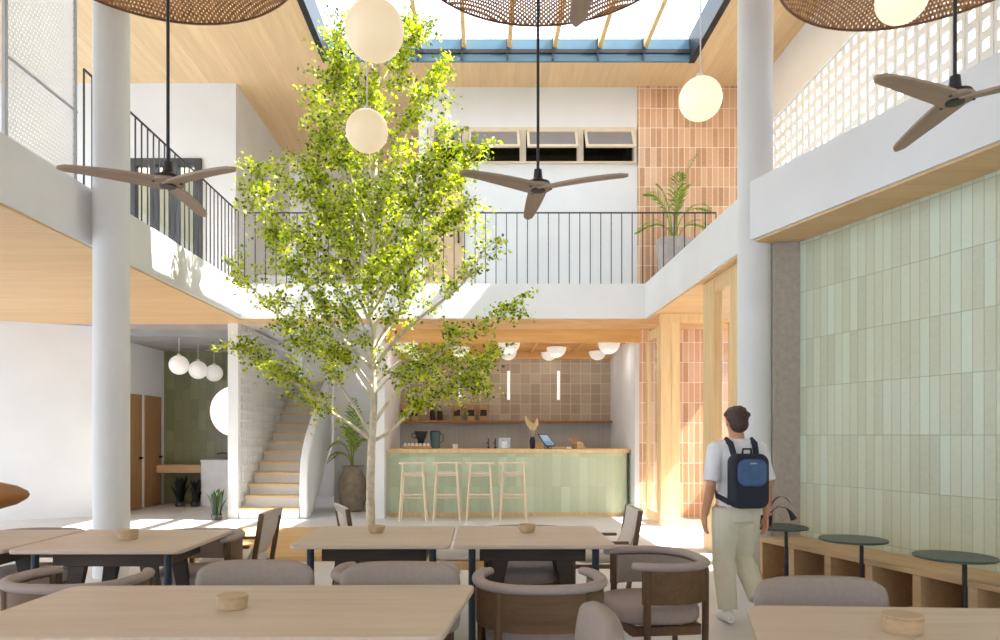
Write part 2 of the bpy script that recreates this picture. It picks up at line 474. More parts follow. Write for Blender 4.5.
# --- main ceiling round the skylight
SX0, SX1, SY0, SY1 = -2.63, 3.60, 8.0, 11.75
sbox('ceiling', M['ceiling'], [(-9.5, XW+0.2, -2.0, SY0, ZC, ZC+0.3), (-9.5, SX0, SY0, SY1, ZC, ZC+0.3),
     (SX1, XW+0.2, SY0, SY1, ZC, ZC+0.3), (-9.5, XW+0.2, SY1, 17.2, ZC, ZC+0.3)], 'oak boarded main ceiling framing the skylight', 'ceiling')

# --- skylight = window_1
sk = thing('window_1', 'big glazed roof light with timber rafters above the void', 'skylight', (0,0,0)); sk['kind'] = 'structure'
m = MB()
e = 0.10
m.box(SX0, SX0+e, SY0, SY1, ZC-0.02, ZC+0.42); m.box(SX1-e, SX1, SY0, SY1, ZC-0.02, ZC+0.42)
m.box(SX0+e, SX1-e, SY0, SY0+e, ZC-0.02, ZC+0.42)
m.box(SX0+e, SX1-e, SY1-0.10, SY1-0.06, ZC+0.105, ZC+0.165)
m.build('frame', M['black'], sk)
MB().box(SX0+e, SX1-e, SY1-0.05, SY1-0.002, ZC-0.01, ZC+0.36).build('upstand', M['steel_blue'], sk)
for x in (-1.77,-1.01,-0.27,0.49,1.25,2.00,2.76):
    MB().box(x-0.035, x+0.035, SY0+e, SY1-0.06, ZC+0.20, ZC+0.42).build('rafter', M['pale_wood'], sk)
    MB().box(x-0.05, x-0.02, SY1-0.095, SY1-0.05, ZC, ZC+0.36).build('mullion', M['blue_black'], sk)
MB().box(SX0, SX1, SY0, SY1, ZC+0.425, ZC+0.435).build('glass_pane', M['glass'], sk)

# --- upper floor walls
YU = 12.6
def wallbox(name, mat, boxes, label): return sbox(name, mat, boxes, label, 'wall')
wallbox('wall_back_upper', M['plaster'], [(-0.95, 2.83, YU, YU+0.15, ZS1, 6.33), (-0.95, 2.83, YU, YU+0.15, 6.97, ZC), (-1.10, -0.95, YU, 16.0, ZS1, ZC)],
        'white upper back wall with the strip of awning windows')
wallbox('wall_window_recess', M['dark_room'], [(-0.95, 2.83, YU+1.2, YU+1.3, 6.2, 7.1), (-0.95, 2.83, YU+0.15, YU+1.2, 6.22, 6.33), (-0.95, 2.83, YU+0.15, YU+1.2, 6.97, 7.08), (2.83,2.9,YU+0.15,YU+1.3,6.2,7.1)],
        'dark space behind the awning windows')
wallbox('wall_terracotta_upper', M['terracotta'], [(2.83, XW, YU-0.04, YU+0.15, ZS1, ZC)], 'terracotta tiled wall behind the potted palm upstairs')
wallbox('wall_left_upper', M['warm_plaster'], [(-9.5, -6.2, 12.45, 12.6, ZS1, ZC), (-4.94, -4.34, 12.45, 12.6, ZS1, ZC), (-6.2, -4.94, 12.45, 12.6, 6.36, ZC), (-4.49, -4.34, 12.6, 16.0, ZS1, ZC)],
        'off-white block of wall on the upper floor at left')
wallbox('wall_corridor_upper', M['warm_plaster'], [(-4.6, 3.0, 16.5, 16.65, 0, ZC)], 'back wall of the upstairs passage behind the tree')
# upper tan door panel in the back wall
d4 = thing('door_1', 'tan timber door on the upper floor behind the tree', 'door', (0,0,0)); d4['kind'] = 'structure'
MB().box(-0.98, -0.29, YU-0.05, YU-0.005, ZS1, 6.3).build('leaf', wood('tan_upper_door', lin(204,174,142), lin(218,190,158), axis=2), d4)
MB().box(-0.40, -0.37, YU-0.09, YU-0.05, 4.9, 5.1).build('door_handle', M['bronze'], d4)

# awning windows, window_2..5
us = [-0.93, -0.27, 0.77, 1.80, 2.81]
for i in range(4):
    x0, x1 = us[i], us[i+1]
    w = thing('window_%d' % (i+2), ['awning window half hidden by the tree crown, leftmost upstairs', 'awning window left of the fan rod upstairs',
        'awning window right of the fan rod upstairs', 'awning window next to the terracotta tiles upstairs'][i], 'window', (0,0,0)); w['kind'] = 'structure'
    m = MB(); f = 0.055
    m.box(x0, x0+f, YU-0.05, YU+0.1, 6.33, 6.97); m.box(x1-f, x1, YU-0.05, YU+0.1, 6.33, 6.97)
    m.box(x0+f, x1-f, YU-0.05, YU+0.1, 6.92, 6.97); m.box(x0+f, x1-f, YU-0.05, YU+0.1, 6.33, 6.36)
    m.build('window_frame', M['cream'], w)
    T = Matrix.Translation((0, YU-0.055, 6.90)) @ Matrix.Rotation(math.radians(-32), 4, 'X')
    m = MB(); a, b = x0+f+0.01, x1-f-0.01
    m.box(a, b, -0.02, 0.02, -0.045, 0, T); m.box(a, b, -0.02, 0.02, -0.45, -0.405, T)
    m.box(a, a+0.045, -0.02, 0.02, -0.405, -0.045, T); m.box(b-0.045, b, -0.02, 0.02, -0.405, -0.045, T)
    sa = m.build('sash', M['cream'], w)
    MB().box(a+0.045, b-0.045, -0.004, 0.004, -0.405, -0.045, T).build('pane', M['pane_reflection'], sa)

# glazed door upstairs left = window_6
w = thing('window_6', 'dark framed glazed doors upstairs behind the left railing', 'window', (0,0,0)); w['kind'] = 'structure'
m = MB()
for x0, x1 in ((-6.2,-6.12),(-5.85,-5.76),(-5.52,-5.36),(-5.06,-4.94)): m.box(x0, x1, 12.40, 12.55, ZS1, 6.30)
m.box(-6.2, -4.94, 12.41, 12.54, 6.24, 6.36)
m.build('window_frame', M['bronze'], w)
for x0, x1 in ((-6.12,-5.85),(-5.76,-5.52),(-5.36,-5.06)): MB().box(x0, x1, 12.47, 12.48, ZS1+0.02, 6.24).build('pane', M['glass'], w)
wallbox('wall_outside_upper', plain('outside_wall', lin(196,190,160), 0.8, 0.1, 2), [(-7.0, -5.42, 13.6, 13.7, ZS1, 6.4)], 'beige wall seen through the upstairs glazed doors')

# --- upper right: band and breeze-block screen
sbox('wall_right_upper', M['plaster'], [(XW, XW+0.2, -2.0, YU+0.1, 6.78, ZC), (XW, XW+0.2, -2.0, 5.55, ZS1, 6.78), (XW-0.03, XW, 5.55, YU-0.06, 6.74, 6.80)], 'white band of wall above the pierced block screen', 'wall')
m = MB(); p = 0.20; nY, nZ = 35, 14
y0, z0 = 5.56, ZS1
o_, i_ = p/2, 0.047
for a in range(nY):
    for b in range(nZ):
        cy, cz = y0+(a+0.5)*p, z0+(b+0.5)*p
        if cy+o_ > YU-0.03: continue
        base = len(m.v); vs = []
        for x in (XW+0.01, XW+0.085):
            for s_ in (o_, i_):
                for q, r_ in ((-1,-1),(1,-1),(1,1),(-1,1)):
                    k = s_ if s_ == o_ else i_
                    vs.append((x, cy+q*k, cz+r_*(k if s_ == o_ else k*1.1)))
        fs = []
        for k in range(4):
            k2 = (k+1)%4
            fs += [(k, k2, 4+k2, 4+k), (8+k2, 8+k, 12+k, 12+k2), (4+k, 4+k2, 12+k2, 12+k)]
        m.add(vs, fs)
        if a % 1 == 0 and b == 0: m.box(XW, XW+0.012, cy+o_-0.006, cy+o_+0.006, z0, z0+nZ*p)
struct(m.build('wall_breeze_block_screen', M['block']), 'white pierced breeze block screen above the splayed beam at right', 'wall')

# --- green tiled wall on the right, textured return wall
m = MB().box(0, 8.6, 0, 0.15, 0, ZS0-0.02)
g = struct(m.build('wall_right', M['green_tile']), 'tall wall of stacked pale sage green tiles at right', 'wall')
g.location = (3.2, 7.0, 0); g.rotation_euler = (0,0,ANG)
wallbox('wall_return', M['textured'], [(2.945, 3.22, 7.0, 7.2, 0, ZS0-0.02), (3.22, 5.0, 7.05, 7.2, 0, ZS0-0.02)], 'rough grey-brown plaster return wall beside the right column')

# --- columns
for x, nm, lb in ((-3.79, 'column', 'round white column at left, rising past the upper floor'), (2.83, 'column', 'round white column at right, meeting the splayed beam')):
    m = MB().lathe([(0.173,0),(0.173,ZC)], 48, c=(x,7.2,0))
    struct(m.build(nm, M['column'], smooth=True), lb, 'column')

# --- ground floor, left: curved white wall, restroom lobby
pts = [(-9.6,11.2),(-8.9,11.5),(-8.1,11.82),(-7.6,12.05),(-7.2,12.25),(-6.9,12.4),(-6.68,12.5)]
back = [(x+0.08, y+0.25) for x, y in pts]
m = MB().prism(pts+back[::-1], 0, ZS0-0.02)
struct(m.build('wall_left', M['plaster'], smooth=True), 'plain white curved wall at far left under the upper floor', 'wall')
wallbox('wall_lobby_left', M['plaster'], [(-6.83, -6.68, 12.5, 14.95, 0, 3.36)], 'white side wall of the washroom lobby with two doors')
wallbox('wall_lobby_back', M['olive_tile'], [(-6.68, -4.36, 14.8, 14.95, 0, 3.36)], 'olive green tiled wall of the washroom lobby')
sbox('ceiling_lobby', M['concrete'], [(-6.68, -4.36, 12.5, 14.8, 3.22, 3.36), (-6.68, -4.36, 12.2, 12.5, 3.30, ZS0-0.02)], 'grey concrete ceiling of the washroom lobby', 'ceiling')
for i, (ya, yb) in enumerate(((12.85, 13.78),(13.93, 14.62))):
    d = thing('door_%d' % (i+2), ['brown timber washroom door nearest the left column', 'brown timber washroom door beside the olive tiles'][i], 'door', (0,0,0)); d['kind'] = 'structure'
    MB().box(-6.68, -6.655, ya, yb, 0.01, 2.24).build('leaf', M['door_wood'], d)
    MB().box(-6.655, -6.60, yb-0.12, yb-0.06, 0.98, 1.02).build('door_handle', M['black'], d)
# --- stair enclosure
wallbox('wall_stair_left', M['plaster'], [(-4.36, -4.18, 12.1, 12.22, 0, ZS0-0.02)], 'narrow white end of the wall left of the staircase')
m = MB(); p = 0.155
for a in range(29):
    for b in range(22):
        cy, cz = 12.22+(a+0.5)*p, (b+0.5)*p
        k, o_ = p*0.38, p/2
        vs = []
        for x, s_ in ((-4.18, o_), (-4.18, k), (-4.215, k*0.92)):
            for q, r_ in ((-1,-1),(1,-1),(1,1),(-1,1)): vs.append((x, cy+q*s_, cz+r_*s_))
        fs = []
        for j in range(4):
            j2 = (j+1)%4
            fs += [(j, j2, 4+j2, 4+j), (4+j, 4+j2, 8+j2, 8+j)]
        fs.append((8,9,10,11)); m.add(vs, fs)
m.box(-4.36, -4.216, 12.22, 16.5, 0, ZS0-0.02); m.box(-4.33, -4.18, 13.0, 16.5, ZS0-0.02, 4.3)
struct(m.build('wall_stair_blocks', M['plaster']), 'white wall of small square blocks along the stairs', 'wall')
wallbox('wall_stair_upper', M['warm_plaster'], [(-2.90, -1.86, 13.9, 14.05, 0, ZS0)], 'warm white wall behind the big pot under the stairs')

# --- staircase: thing with treads, body and balustrade
st = thing('staircase', 'white staircase with pale timber treads and a solid curved balustrade', 'stairs', (-3.652, 12.1, 0))
RI, TR, NS = 0.19, 0.28, 14
SW0, SW1 = -0.52, 0.522
for k in range(NS):
    MB().box(SW0, SW1, k*TR-0.03, (k+1)*TR+0.0, (k+1)*RI-0.035, (k+1)*RI).build('tread', M['pale_wood'], st, bevel=0.005)
prof = [(0,0)]
for k in range(NS):
    prof += [(k*TR, (k+1)*RI-0.035), ((k+1)*TR, (k+1)*RI-0.035)]
prof += [(NS*TR, NS*RI-0.6), (1.0, 0.0)]
T = Matrix.Rotation(PI/2, 4, 'Z') @ Matrix.Rotation(PI/2, 4, 'X')      # (a,b,c)->(x=c, y=a, z=b)
MB().prism(prof, SW0+0.005, SW1-0.005, T).build('stair_body', M['plaster'], st, fix=True)
# solid balustrade: profile in (along, up)
top = [(0.02,0.0),(0.0,0.45),(0.03,0.80),(0.10,1.05),(0.22,1.25),(0.40,1.42),(0.62,1.60),(0.86,1.80)]
top += [(y, 1.80+(y-0.86)*0.70) for y in (1.3,1.8,2.4,3.2)]
bot = [(4.0,2.3),(3.0,1.75),(2.2,1.35),(1.5,0.98),(1.0,0.55),(0.6,0.27),(0.30,0.06),(0.24,0.0)]
MB().prism(top+bot, SW1, SW1+0.15, T).build('balustrade', M['plaster'], st, bevel=0.03, seg=3)

sbox('ceiling_shade_lid', M['warm_plaster'], [(-2.95, -1.86, 13.0, 14.05, ZS0-0.02, ZS1), (-4.33, -2.95, 13.0, 16.5, 4.3, 4.42), (-3.05, -2.95, 13.0, 16.5, ZS1, 4.3), (-4.18, -3.05, 13.0, 13.1, ZS1, 4.3)], 'plaster underside over the potted palm, with a lid added to darken the stairs', 'ceiling')  # slab carried back over the palm; lid added to keep stairs dark
# --- bar recess
wallbox('wall_bar_left', M['plaster'], [(-1.86, -1.66, 12.15, 14.7, 0, ZS0-0.02)], 'white pier between the tree trunk and the green bar')
wallbox('wall_bar_right', M['plaster'], [(2.72, 2.80, 12.295, 14.7, 0, ZS0-0.02)], 'white pier at the right end of the bar')
wallbox('wall_bar_back', M['bar_tile'], [(-1.66, 2.72, 14.6, 14.75, 1.74, 3.30)], 'wall of square clay tiles behind the bar')
wallbox('wall_bar_splash', M['bar_splash'], [(-1.66, 2.72, 14.58, 14.75, 0, 1.74)], 'grey vertical tile splashback behind the bar')
sbox('trim_bar_header', M['bar_wood'], [(-1.66, 2.80, 12.19, 12.29, 3.07, 3.30)], 'honey timber beam across the top of the bar opening', 'beam')
sbox('trim_oak_strip', M['soffit'], [(-1.66, 4.95, 12.18, 12.295, 3.301, ZS0-0.02)], 'pale oak strip between the underside and the bar beam', 'trim')
cf = MB().box(-1.66, 2.72, 12.3, 14.6, 3.32, 3.38).build('ceiling_bar', wood('honey_panel', lin(196,136,72), lin(214,156,90), axis=0))
struct(cf, 'coffered timber ceiling over the bar', 'ceiling')
MB().box(-1.655, 2.715, 14.50, 14.595, 3.03, 3.318).build('cornice', M['bar_wood'], cf)
for y in (12.5, 12.79, 13.12, 13.45, 13.78, 14.1, 14.38): MB().box(-1.655, 2.715, y-0.03, y+0.03, 3.16, 3.318).build('beam', M['bar_wood'], cf)
for x in (-0.95, 0.12, 1.05, 1.9): MB().box(x-0.025, x+0.025, 12.31, 14.49, 3.14, 3.159).build('beam', M['bar_wood'], cf)
wallbox('wall_terracotta_lower', M['terracotta'], [(2.80, 8.0, 12.3, 12.45, 0, ZS0-0.02)], 'terracotta tiled wall right of the bar and beyond the glass doors')

# --- glazed sliding doors on the right, door_4 / door_5
XG = 2.90
d = thing('door_4', 'pale timber door frame standing beside the right column', 'door', (0,0,0)); d['kind'] = 'structure'
for a, b in ((8.55, 8.98), (7.75, 8.03)): MB().box(XG-0.04, XG+0.06, a, b, 0, 3.375).build('post', M['pale_wood'], d, bevel=0.006)
MB().box(XG-0.03, XG+0.05, 8.03, 8.55, 3.20, 3.375).build('rail', M['pale_wood'], d)
MB().box(XG-0.03, XG+0.05, 8.03, 8.55, 0.0, 0.06).build('rail', M['pale_wood'], d)
MB().box(XG+0.005, XG+0.015, 8.03, 8.55, 0.06, 3.20).build('glass_pane', M['glass'], d)
d = thing('door_6', 'glazed pale timber screen facing the hall, in front of the lower terracotta tiles', 'door', (0,0,0)); d['kind'] = 'structure'
YG = 11.12
for a, b in ((2.86, 3.02), (4.90, 5.04)): MB().box(a, b, YG-0.05, YG+0.05, 0, 3.375).build('post', M['pale_wood'], d, bevel=0.006)
for a, b in ((3.03, 3.17), (3.95, 4.07)): MB().box(a, b, YG-0.02, YG+0.03, 0.10, 3.24).build('stile', M['pale_wood'], d, bevel=0.004)
MB().box(3.02, 4.90, YG-0.05, YG+0.05, 3.24, 3.375).build('rail', M['pale_wood'], d)
MB().box(3.02, 4.90, YG-0.03, YG+0.03, 0.0, 0.10).build('rail', M['pale_wood'], d)
MB().box(3.17, 3.95, YG-0.003, YG+0.003, 0.10, 3.24).build('glass_pane', M['glass'], d)
MB().box(4.07, 4.90, YG-0.003, YG+0.003, 0.10, 3.24).build('glass_pane', M['glass'], d)
# folded leaf nearer the tiles
d = thing('door_5', 'folded pale timber door leaf beside the terracotta pier', 'door', (0,0,0)); d['kind'] = 'structure'
m = MB()
for a, b in ((11.25,11.36),(12.0,12.12)): m.box(XG-0.03, XG+0.03, a, b, 0.02, 3.2)
m.box(XG-0.03, XG+0.03, 11.36, 12.0, 0.02, 0.2); m.box(XG-0.03, XG+0.03, 11.36, 12.0, 3.05, 3.2)
m.build('leaf_frame', M['pale_wood'], d)
MB().box(XG-0.006, XG+0.006, 11.36, 12.0, 0.2, 3.05).build('glass_pane', M['glass'], d)

wallbox('wall_sky_blocker', M['warm_plaster'], [(5.6, 5.75, 7.2, 12.3, 0, 2.6)], 'low wall added beyond the glazed doors to cut sky light')  # unseen wall added to dim the court outside the glass
# --- wall behind the viewer, openings added to light the foreground
fb = [(-9.5, 6.0, -2.2, -2.0, 0, 0.5), (-9.5, 6.0, -2.2, -2.0, 3.0, ZC)]
for x in (-9.5, -6.7, -3.9, -1.1, 1.7, 4.5): fb += [(x, x+1.7, -2.2, -2.0, 0.5, 3.0)]
wallbox('wall_front', M['plaster'], fb, 'white wall at the near end of the hall, with unseen openings added for fill light')

# --- railings
def railing(name, label, pts, gap):
    t = thing(name, label, 'railing', (0,0,0))
    a, b = Vector(pts[0]), Vector(pts[1]); L = (b-a).length; n = max(2, int(round(L/gap)))
    zt = 1.20
    MB().tube([a+Vector((0,0,zt)), b+Vector((0,0,zt))], 0.013, 6).build('top_rail', M['rail'], t)
    for i in range(n+1):
        q = a.lerp(b, i/n)
        MB().box(q.x-0.007, q.x+0.007, q.y-0.007, q.y+0.007, q.z, q.z+zt).build('baluster', M['rail'], t, fix=False)
    return t
railing('railing', 'black metal railing along the back edge of the upper floor', [(XL+0.05, YB+0.05, ZS1), (3.96, YB+0.05, ZS1)], 0.1755)
railing('railing', 'black metal railing along the left edge of the upper floor', [(XL-0.04, 7.14, ZS1), (XL-0.04, YB+0.0, ZS1)], 0.15)

# --- perforated screens, upper left
for (ya, yb, lab) in ((3.9, 5.90, 'white perforated metal screen at the very left edge'), (5.96, 7.03, 'white perforated metal screen with a thin mid rail, next to the column')):
    t = thing('perforated_screen', lab, 'screen', (XL-0.06, ya, ZS1))
    L = yb-ya
    MB().box(-0.004, 0.004, 0.04, L-0.04, 0.02, 3.70).build('sheet', M['screen'], t)
    m = MB()
    m.box(-0.015, 0.015, 0, 0.04, 0, 3.73); m.box(-0.015, 0.015, L-0.04, L, 0, 3.73); m.box(-0.025, 0.025, 0.05, L-0.05, 3.68, 3.73)
    m.build('frame', M['grey_frame'], t)
    if L < 1.5: MB().tube([(0.03, 0.03, 0.70), (0.03, L-0.03, 0.70)], 0.014, 6).build('mid_rail', M['grey_frame'], t)
# ============================================================ DINING FURNITURE
def u_path(w, d, n=28, a0=-20, a1=200):
    """horseshoe path opening towards +Y (angles measured from +X through -Y)"""
    out = []
    for i in range(n+1):
        a = math.radians(a0+(a1-a0)*i/n)
        c, s_ = math.cos(a), -math.sin(a)
        out.append((w*math.copysign(abs(c)**0.8, c), d*math.copysign(abs(s_)**0.8, s_)))
    return out

def barrel_parts(root):
    W, D = 0.325, 0.29
    rail = [(x, y, 0.685) for x, y in u_path(W, D, 30, -42, 222)]
    rad = [0.030]*len(rail); rad[0] = rad[-1] = 0.024; rad[1] = rad[-2] = 0.029
    MB().tube(rail, rad, 12, sq=(1.15,0.85), up=(0,0,1)).build('top_rail', M['fabric_light'], root, smooth=True, sharp=60)
    # curved wood shell under the rail
    o = u_path(W+0.012, D+0.012, 30, -30, 210); i_ = u_path(W-0.012, D-0.012, 30, -30, 210)
    sh = MB().prism(o+i_[::-1], 0.47, 0.665).build('back_shell', M['chair_shell'], root, smooth=True)
    o = u_path(W-0.014, D-0.014, 30, -24, 204); i_ = u_path(W-0.034, D-0.034, 30, -24, 204)
    MB().prism(o+i_[::-1], 0.475, 0.655).build('inner_pad', M['fabric'], sh, smooth=True)
    for a in (-24, 52, 128, 204):
        w = math.radians(a); c, s_ = math.cos(w), -math.sin(w)
        x = (W+0.006)*math.copysign(abs(c)**0.8, c); y = (D+0.006)*math.copysign(abs(s_)**0.8, s_)
        MB().tube([(x*0.985, y*0.985, 0.0), (x*1.005, y*1.005, 0.3), (x*1.005, y*1.005, 0.665)], [0.017, 0.021, 0.022], 10).build('leg', M['chair_wood'], root, smooth=True)
    pillow([(x, y+0.02) for x, y in superell(0.285, 0.27, 3.2, 44)], 0.33, 0.445, 0.035).build('seat', M['fabric_light'], root, smooth=True, sharp=80)
    m = MB()
    for s_ in (-1, 1): m.box(s_*0.25-0.02, s_*0.25+0.02, -0.2, 0.22, 0.275, 0.328)
    m.box(-0.23, 0.23, -0.22, -0.18, 0.275, 0.328); m.box(-0.23, 0.23, 0.18, 0.22, 0.275, 0.328)
    m.build('seat_frame', M['chair_wood'], root, bevel=0.004)

def padded_parts(root):
    """tall rounded padded back, faces +Y"""
    n = 24; W, ZM, HH, TH = 0.295, 0.6475, 0.178, 0.042
    vs = []; fs = []; Q = (n+1)**2
    for sg in (1, -1):
        for i in range(n+1):
            for j in range(n+1):
                a, b = -1+2*i/n, -1+2*j/n
                a, b = math.sin(a*PI/2)*0.35+a*0.65, math.sin(b*PI/2)*0.35+b*0.65
                c = (abs(a)*abs(b))**5
                x = W*a*(1-0.13*c); z = HH*b*(1-0.20*c)
                t = TH*((1-a**8)*(1-b**6))**0.42 if abs(a) < 1 and abs(b) < 1 else 0.0
                vs.append((x, -0.25+0.55*x*x-z*0.14+sg*t*0.9, ZM+z))
    for i in range(n):
        for j in range(n):
            k = i*(n+1)+j
            fs.append((k, k+1, k+n+2, k+n+1)); fs.append((Q+k, Q+k+n+1, Q+k+n+2, Q+k+1))
    MB().add(vs, fs).build('backrest', M['fabric'], root, smooth=True, sharp=120)
    pillow([(x, y+0.02) for x, y in superell(0.27, 0.25, 3.4, 40)], 0.37, 0.46, 0.03).build('seat', M['fabric'], root, smooth=True, sharp=80)
    for sx in (-1, 1):
        MB().tube([(sx*0.24, 0.22, 0), (sx*0.225, 0.2, 0.37)], [0.014, 0.02], 10).build('leg', M['chair_wood'], root, smooth=True)
        MB().tube([(sx*0.25, -0.30, 0), (sx*0.225, -0.22, 0.37), (sx*0.20, -0.255, 0.55)], [0.014, 0.02, 0.018], 10).build('leg', M['chair_wood'], root, smooth=True)

def lounge_parts(root):
    """timber armchair with canvas sling back and woven band, faces +Y"""
    for sx in (-1, 1):
        MB().box(sx*0.27-0.016, sx*0.27+0.016, 0.24, 0.275, 0, 0.50).build('leg', M['chair_wood'], root, bevel=0.005)
        T = Matrix.Translation((sx*0.27, -0.20, 0)) @ Matrix.Rotation(math.radians(9), 4, 'X')
        MB().box(-0.017, 0.017, -0.02, 0.02, 0.01, 0.80, T).build('leg', M['chair_wood'], root, bevel=0.005)
        MB().box(sx*0.27-0.022, sx*0.27+0.022, -0.22, 0.30, 0.50, 0.525).build('arm', M['chair_wood'], root, bevel=0.005)
        MB().box(sx*0.27-0.014, sx*0.27+0.014, -0.22, 0.26, 0.29, 0.325).build('side_rail', M['chair_wood'], root, bevel=0.004)
    T = Matrix.Translation((0, -0.16, 0.36)) @ Matrix.Rotation(math.radians(19), 4, 'X')
    m = MB(); vs = []; n = 8
    for i in range(n+1):
        z = 0.46*i/n; y = -0.035*math.sin(PI*i/n)
        vs += [(-0.245, y, z), (0.245, y, z), (0.245, y-0.018, z), (-0.245, y-0.018, z)]
    fs = []
    for i in range(n):
        for j in range(4):
            j2 = (j+1)%4
            fs.append((i*4+j, i*4+j2, (i+1)*4+j2, (i+1)*4+j))
    fs += [(3,2,1,0), (n*4, n*4+1, n*4+2, n*4+3)]
    m.add(vs, fs, T); bk = m.build('backrest', M['canvas'], root, smooth=True)
    m = MB()
    for i in range(14):
        x = -0.24+0.48*i/13
        m.tube([(x-0.012, -0.03, 0.40), (x+0.012, -0.028, 0.475)], 0.009, 6, M=T)
        m.tube([(x+0.012, -0.034, 0.40), (x-0.012, -0.034, 0.475)], 0.009, 6, M=T)
    m.build('woven_band', M['canvas'], bk, smooth=True)
    pillow(superell(0.25, 0.25, 5, 36), 0.325, 0.42, 0.035).build('seat_cushion', M['canvas'], root, smooth=True, sharp=80)

# --- tables
def rcorner(pts, rads, n=6):
    out = []
    k = len(pts)
    for i in range(k):
        p, a, b = Vector(pts[i]), Vector(pts[i-1]), Vector(pts[(i+1)%k])
        r = rads[i]; p1 = p+(a-p).normalized()*r; p2 = p+(b-p).normalized()*r
        for j in range(n+1):
            s_ = j/n
            out.append(tuple(p1*(1-s_)**2+p*2*s_*(1-s_)+p2*s_*s_))
    return out
def table_parts(root, w, d, poly=None):
    """top centred on origin, w along x"""
    top = poly or rrect(-w/2, w/2, -d/2, d/2, 0.05, 5)
    MB().prism(top, 0.712, 0.74).build('tabletop', M['table_wood'], root, bevel=0.007, seg=3)
    ax, ay = w/2-0.17, d/2-0.20
    m = MB(); m.box(-ax, ax, -ay, ay, 0.60, 0.710)
    m.build('apron', M['apron_wood'], root, bevel=0.004)
    for sx in (-1, 1):
        for sy in (-1, 1):
            x0 = sx*(ax-0.14); y0 = sy*(ay-0.05)
            q = [(x0-0.055, 0.60), (x0+0.055, 0.60), (x0+sx*0.10+0.028, 0.0), (x0+sx*0.10-0.028, 0.0)]
            T = Matrix.Translation((0, y0, 0)) @ Matrix.Rotation(PI/2, 4, 'X')
            MB().prism(q, -0.022, 0.022, T).build('leg', M['apron_wood'], root, bevel=0.004)
        MB().tube([(sx*(w/2-0.12), -d/2+0.10, 0), (sx*(w/2-0.12), -d/2+0.10, 0.710)], 0.024, 14).build('steel_post', M['blue_black'], root, smooth=True)

GT = 'oak topped dining tables'
tables = [((-3.49, 4.79, 0), 0, 1.06, 0.94, 'oak table at the left edge, carrying the orange-brown lamp'),
          ((-2.39, 4.79, 0), 0, 1.08, 0.94, 'oak table left of centre, between the left column and the grey padded chair'),
          ((-0.715, 4.99, 0), 0, 1.045, 0.95, 'oak table in front of the tree trunk'),
          ((0.355, 4.99, 0), 0, 1.055, 0.95, 'oak table in front of the bar stools, right of the tree'),
          ((-1.00, 2.885, 0), math.radians(0.8), 1.84, 0.86, 'long oak table in the near left foreground')]
for loc, rz, w, d, lb in tables:
    t = thing('dining_table', lb, 'table', loc, rz, GT)
    table_parts(t, w, d, rcorner([(-0.96,-0.43),(0.86,-0.43),(0.985,0.43),(-0.91,0.43)], [0.06]*4) if w > 1.5 else None)
poly = []
t = thing('dining_table', 'oak table cut off at the lower right corner of the picture', 'table', (1.68, 2.50, 0), 0, GT)
table_parts(t, 1.35, 0.86, rcorner([(-0.82,-0.43),(0.68,-0.46),(0.66,0.36),(-0.57,0.43)], [0.08,0.1,0.1,0.09]))

# --- chairs
b0 = thing('barrel_chair', 'curved walnut tub chair at the near end of the third and fourth tables, seen from behind', 'chair', (0.315, 3.74, 0), 0, 'walnut tub chairs with padded rails')
barrel_parts(b0)
b0['label'] = 'walnut tub chair seen from behind, tucked at the table in front of the bar stools'
GB = b0['group']
for loc, rz, lb in (
    ((-2.15, 3.76, 0), math.radians(-6), 'walnut tub chair at the left edge, its rail seen from behind over the foreground table'),
    ((-0.47, 3.93, 0), math.radians(4), 'walnut tub chair mostly hidden behind the middle grey padded chair, one arm showing'),
    ((1.07, 4.36, 0), math.radians(97), 'walnut tub chair standing sideways at the right end of the tables, beside the walker'),
    ((-2.16, 5.30, 0), math.radians(180), 'walnut tub chair behind the table left of centre, one arm past the table edge'),
    ((-3.42, 5.32, 0), math.radians(180), 'walnut tub chair on the far side of the table with the lamp'),
    ((0.36, 5.50, 0), math.radians(180), 'walnut tub chair on the far side of the table in front of the bar stools')):
    dup(b0, loc, rz, lb, GB)
p0 = thing('padded_chair', 'x', 'chair', (-1.11, 3.24, 0), math.radians(180), 'grey padded dining chairs')
padded_parts(p0); GP = p0['group']
p0['label'] = 'grey padded chair back at the far side of the foreground table, left one of two'
for loc, rz, lb in (
    ((-0.39, 3.20, 0), math.radians(180), 'grey padded chair back at the far side of the foreground table, nearer the middle'),
    ((0.185, 2.46, 0), math.radians(90), 'pale edged padded chair standing sideways at the bottom centre of the picture'),
    ((1.49, 2.84, 0), math.radians(180), 'grey padded chair back behind the lower right table, in front of the wall bench')):
    dup(p0, loc, rz, lb, GP)
l0 = thing('lounge_chair', 'x', 'armchair', (-2.15, 6.12, 0), math.radians(90), 'timber lounge armchairs with canvas backs')
lounge_parts(l0); GL = l0['group']
l0['label'] = 'timber canvas armchair in profile in front of the staircase, facing left'
for loc, rz, lb in (
    ((-0.98, 6.60, 0), math.radians(-68), 'timber canvas armchair whose tilted back shows just left of the tree trunk'),
    ((1.07, 6.35, 0), math.radians(90), 'timber canvas armchair behind the table at right, facing the tables, near the bar end')):
    dup(l0, loc, rz, lb, GL)
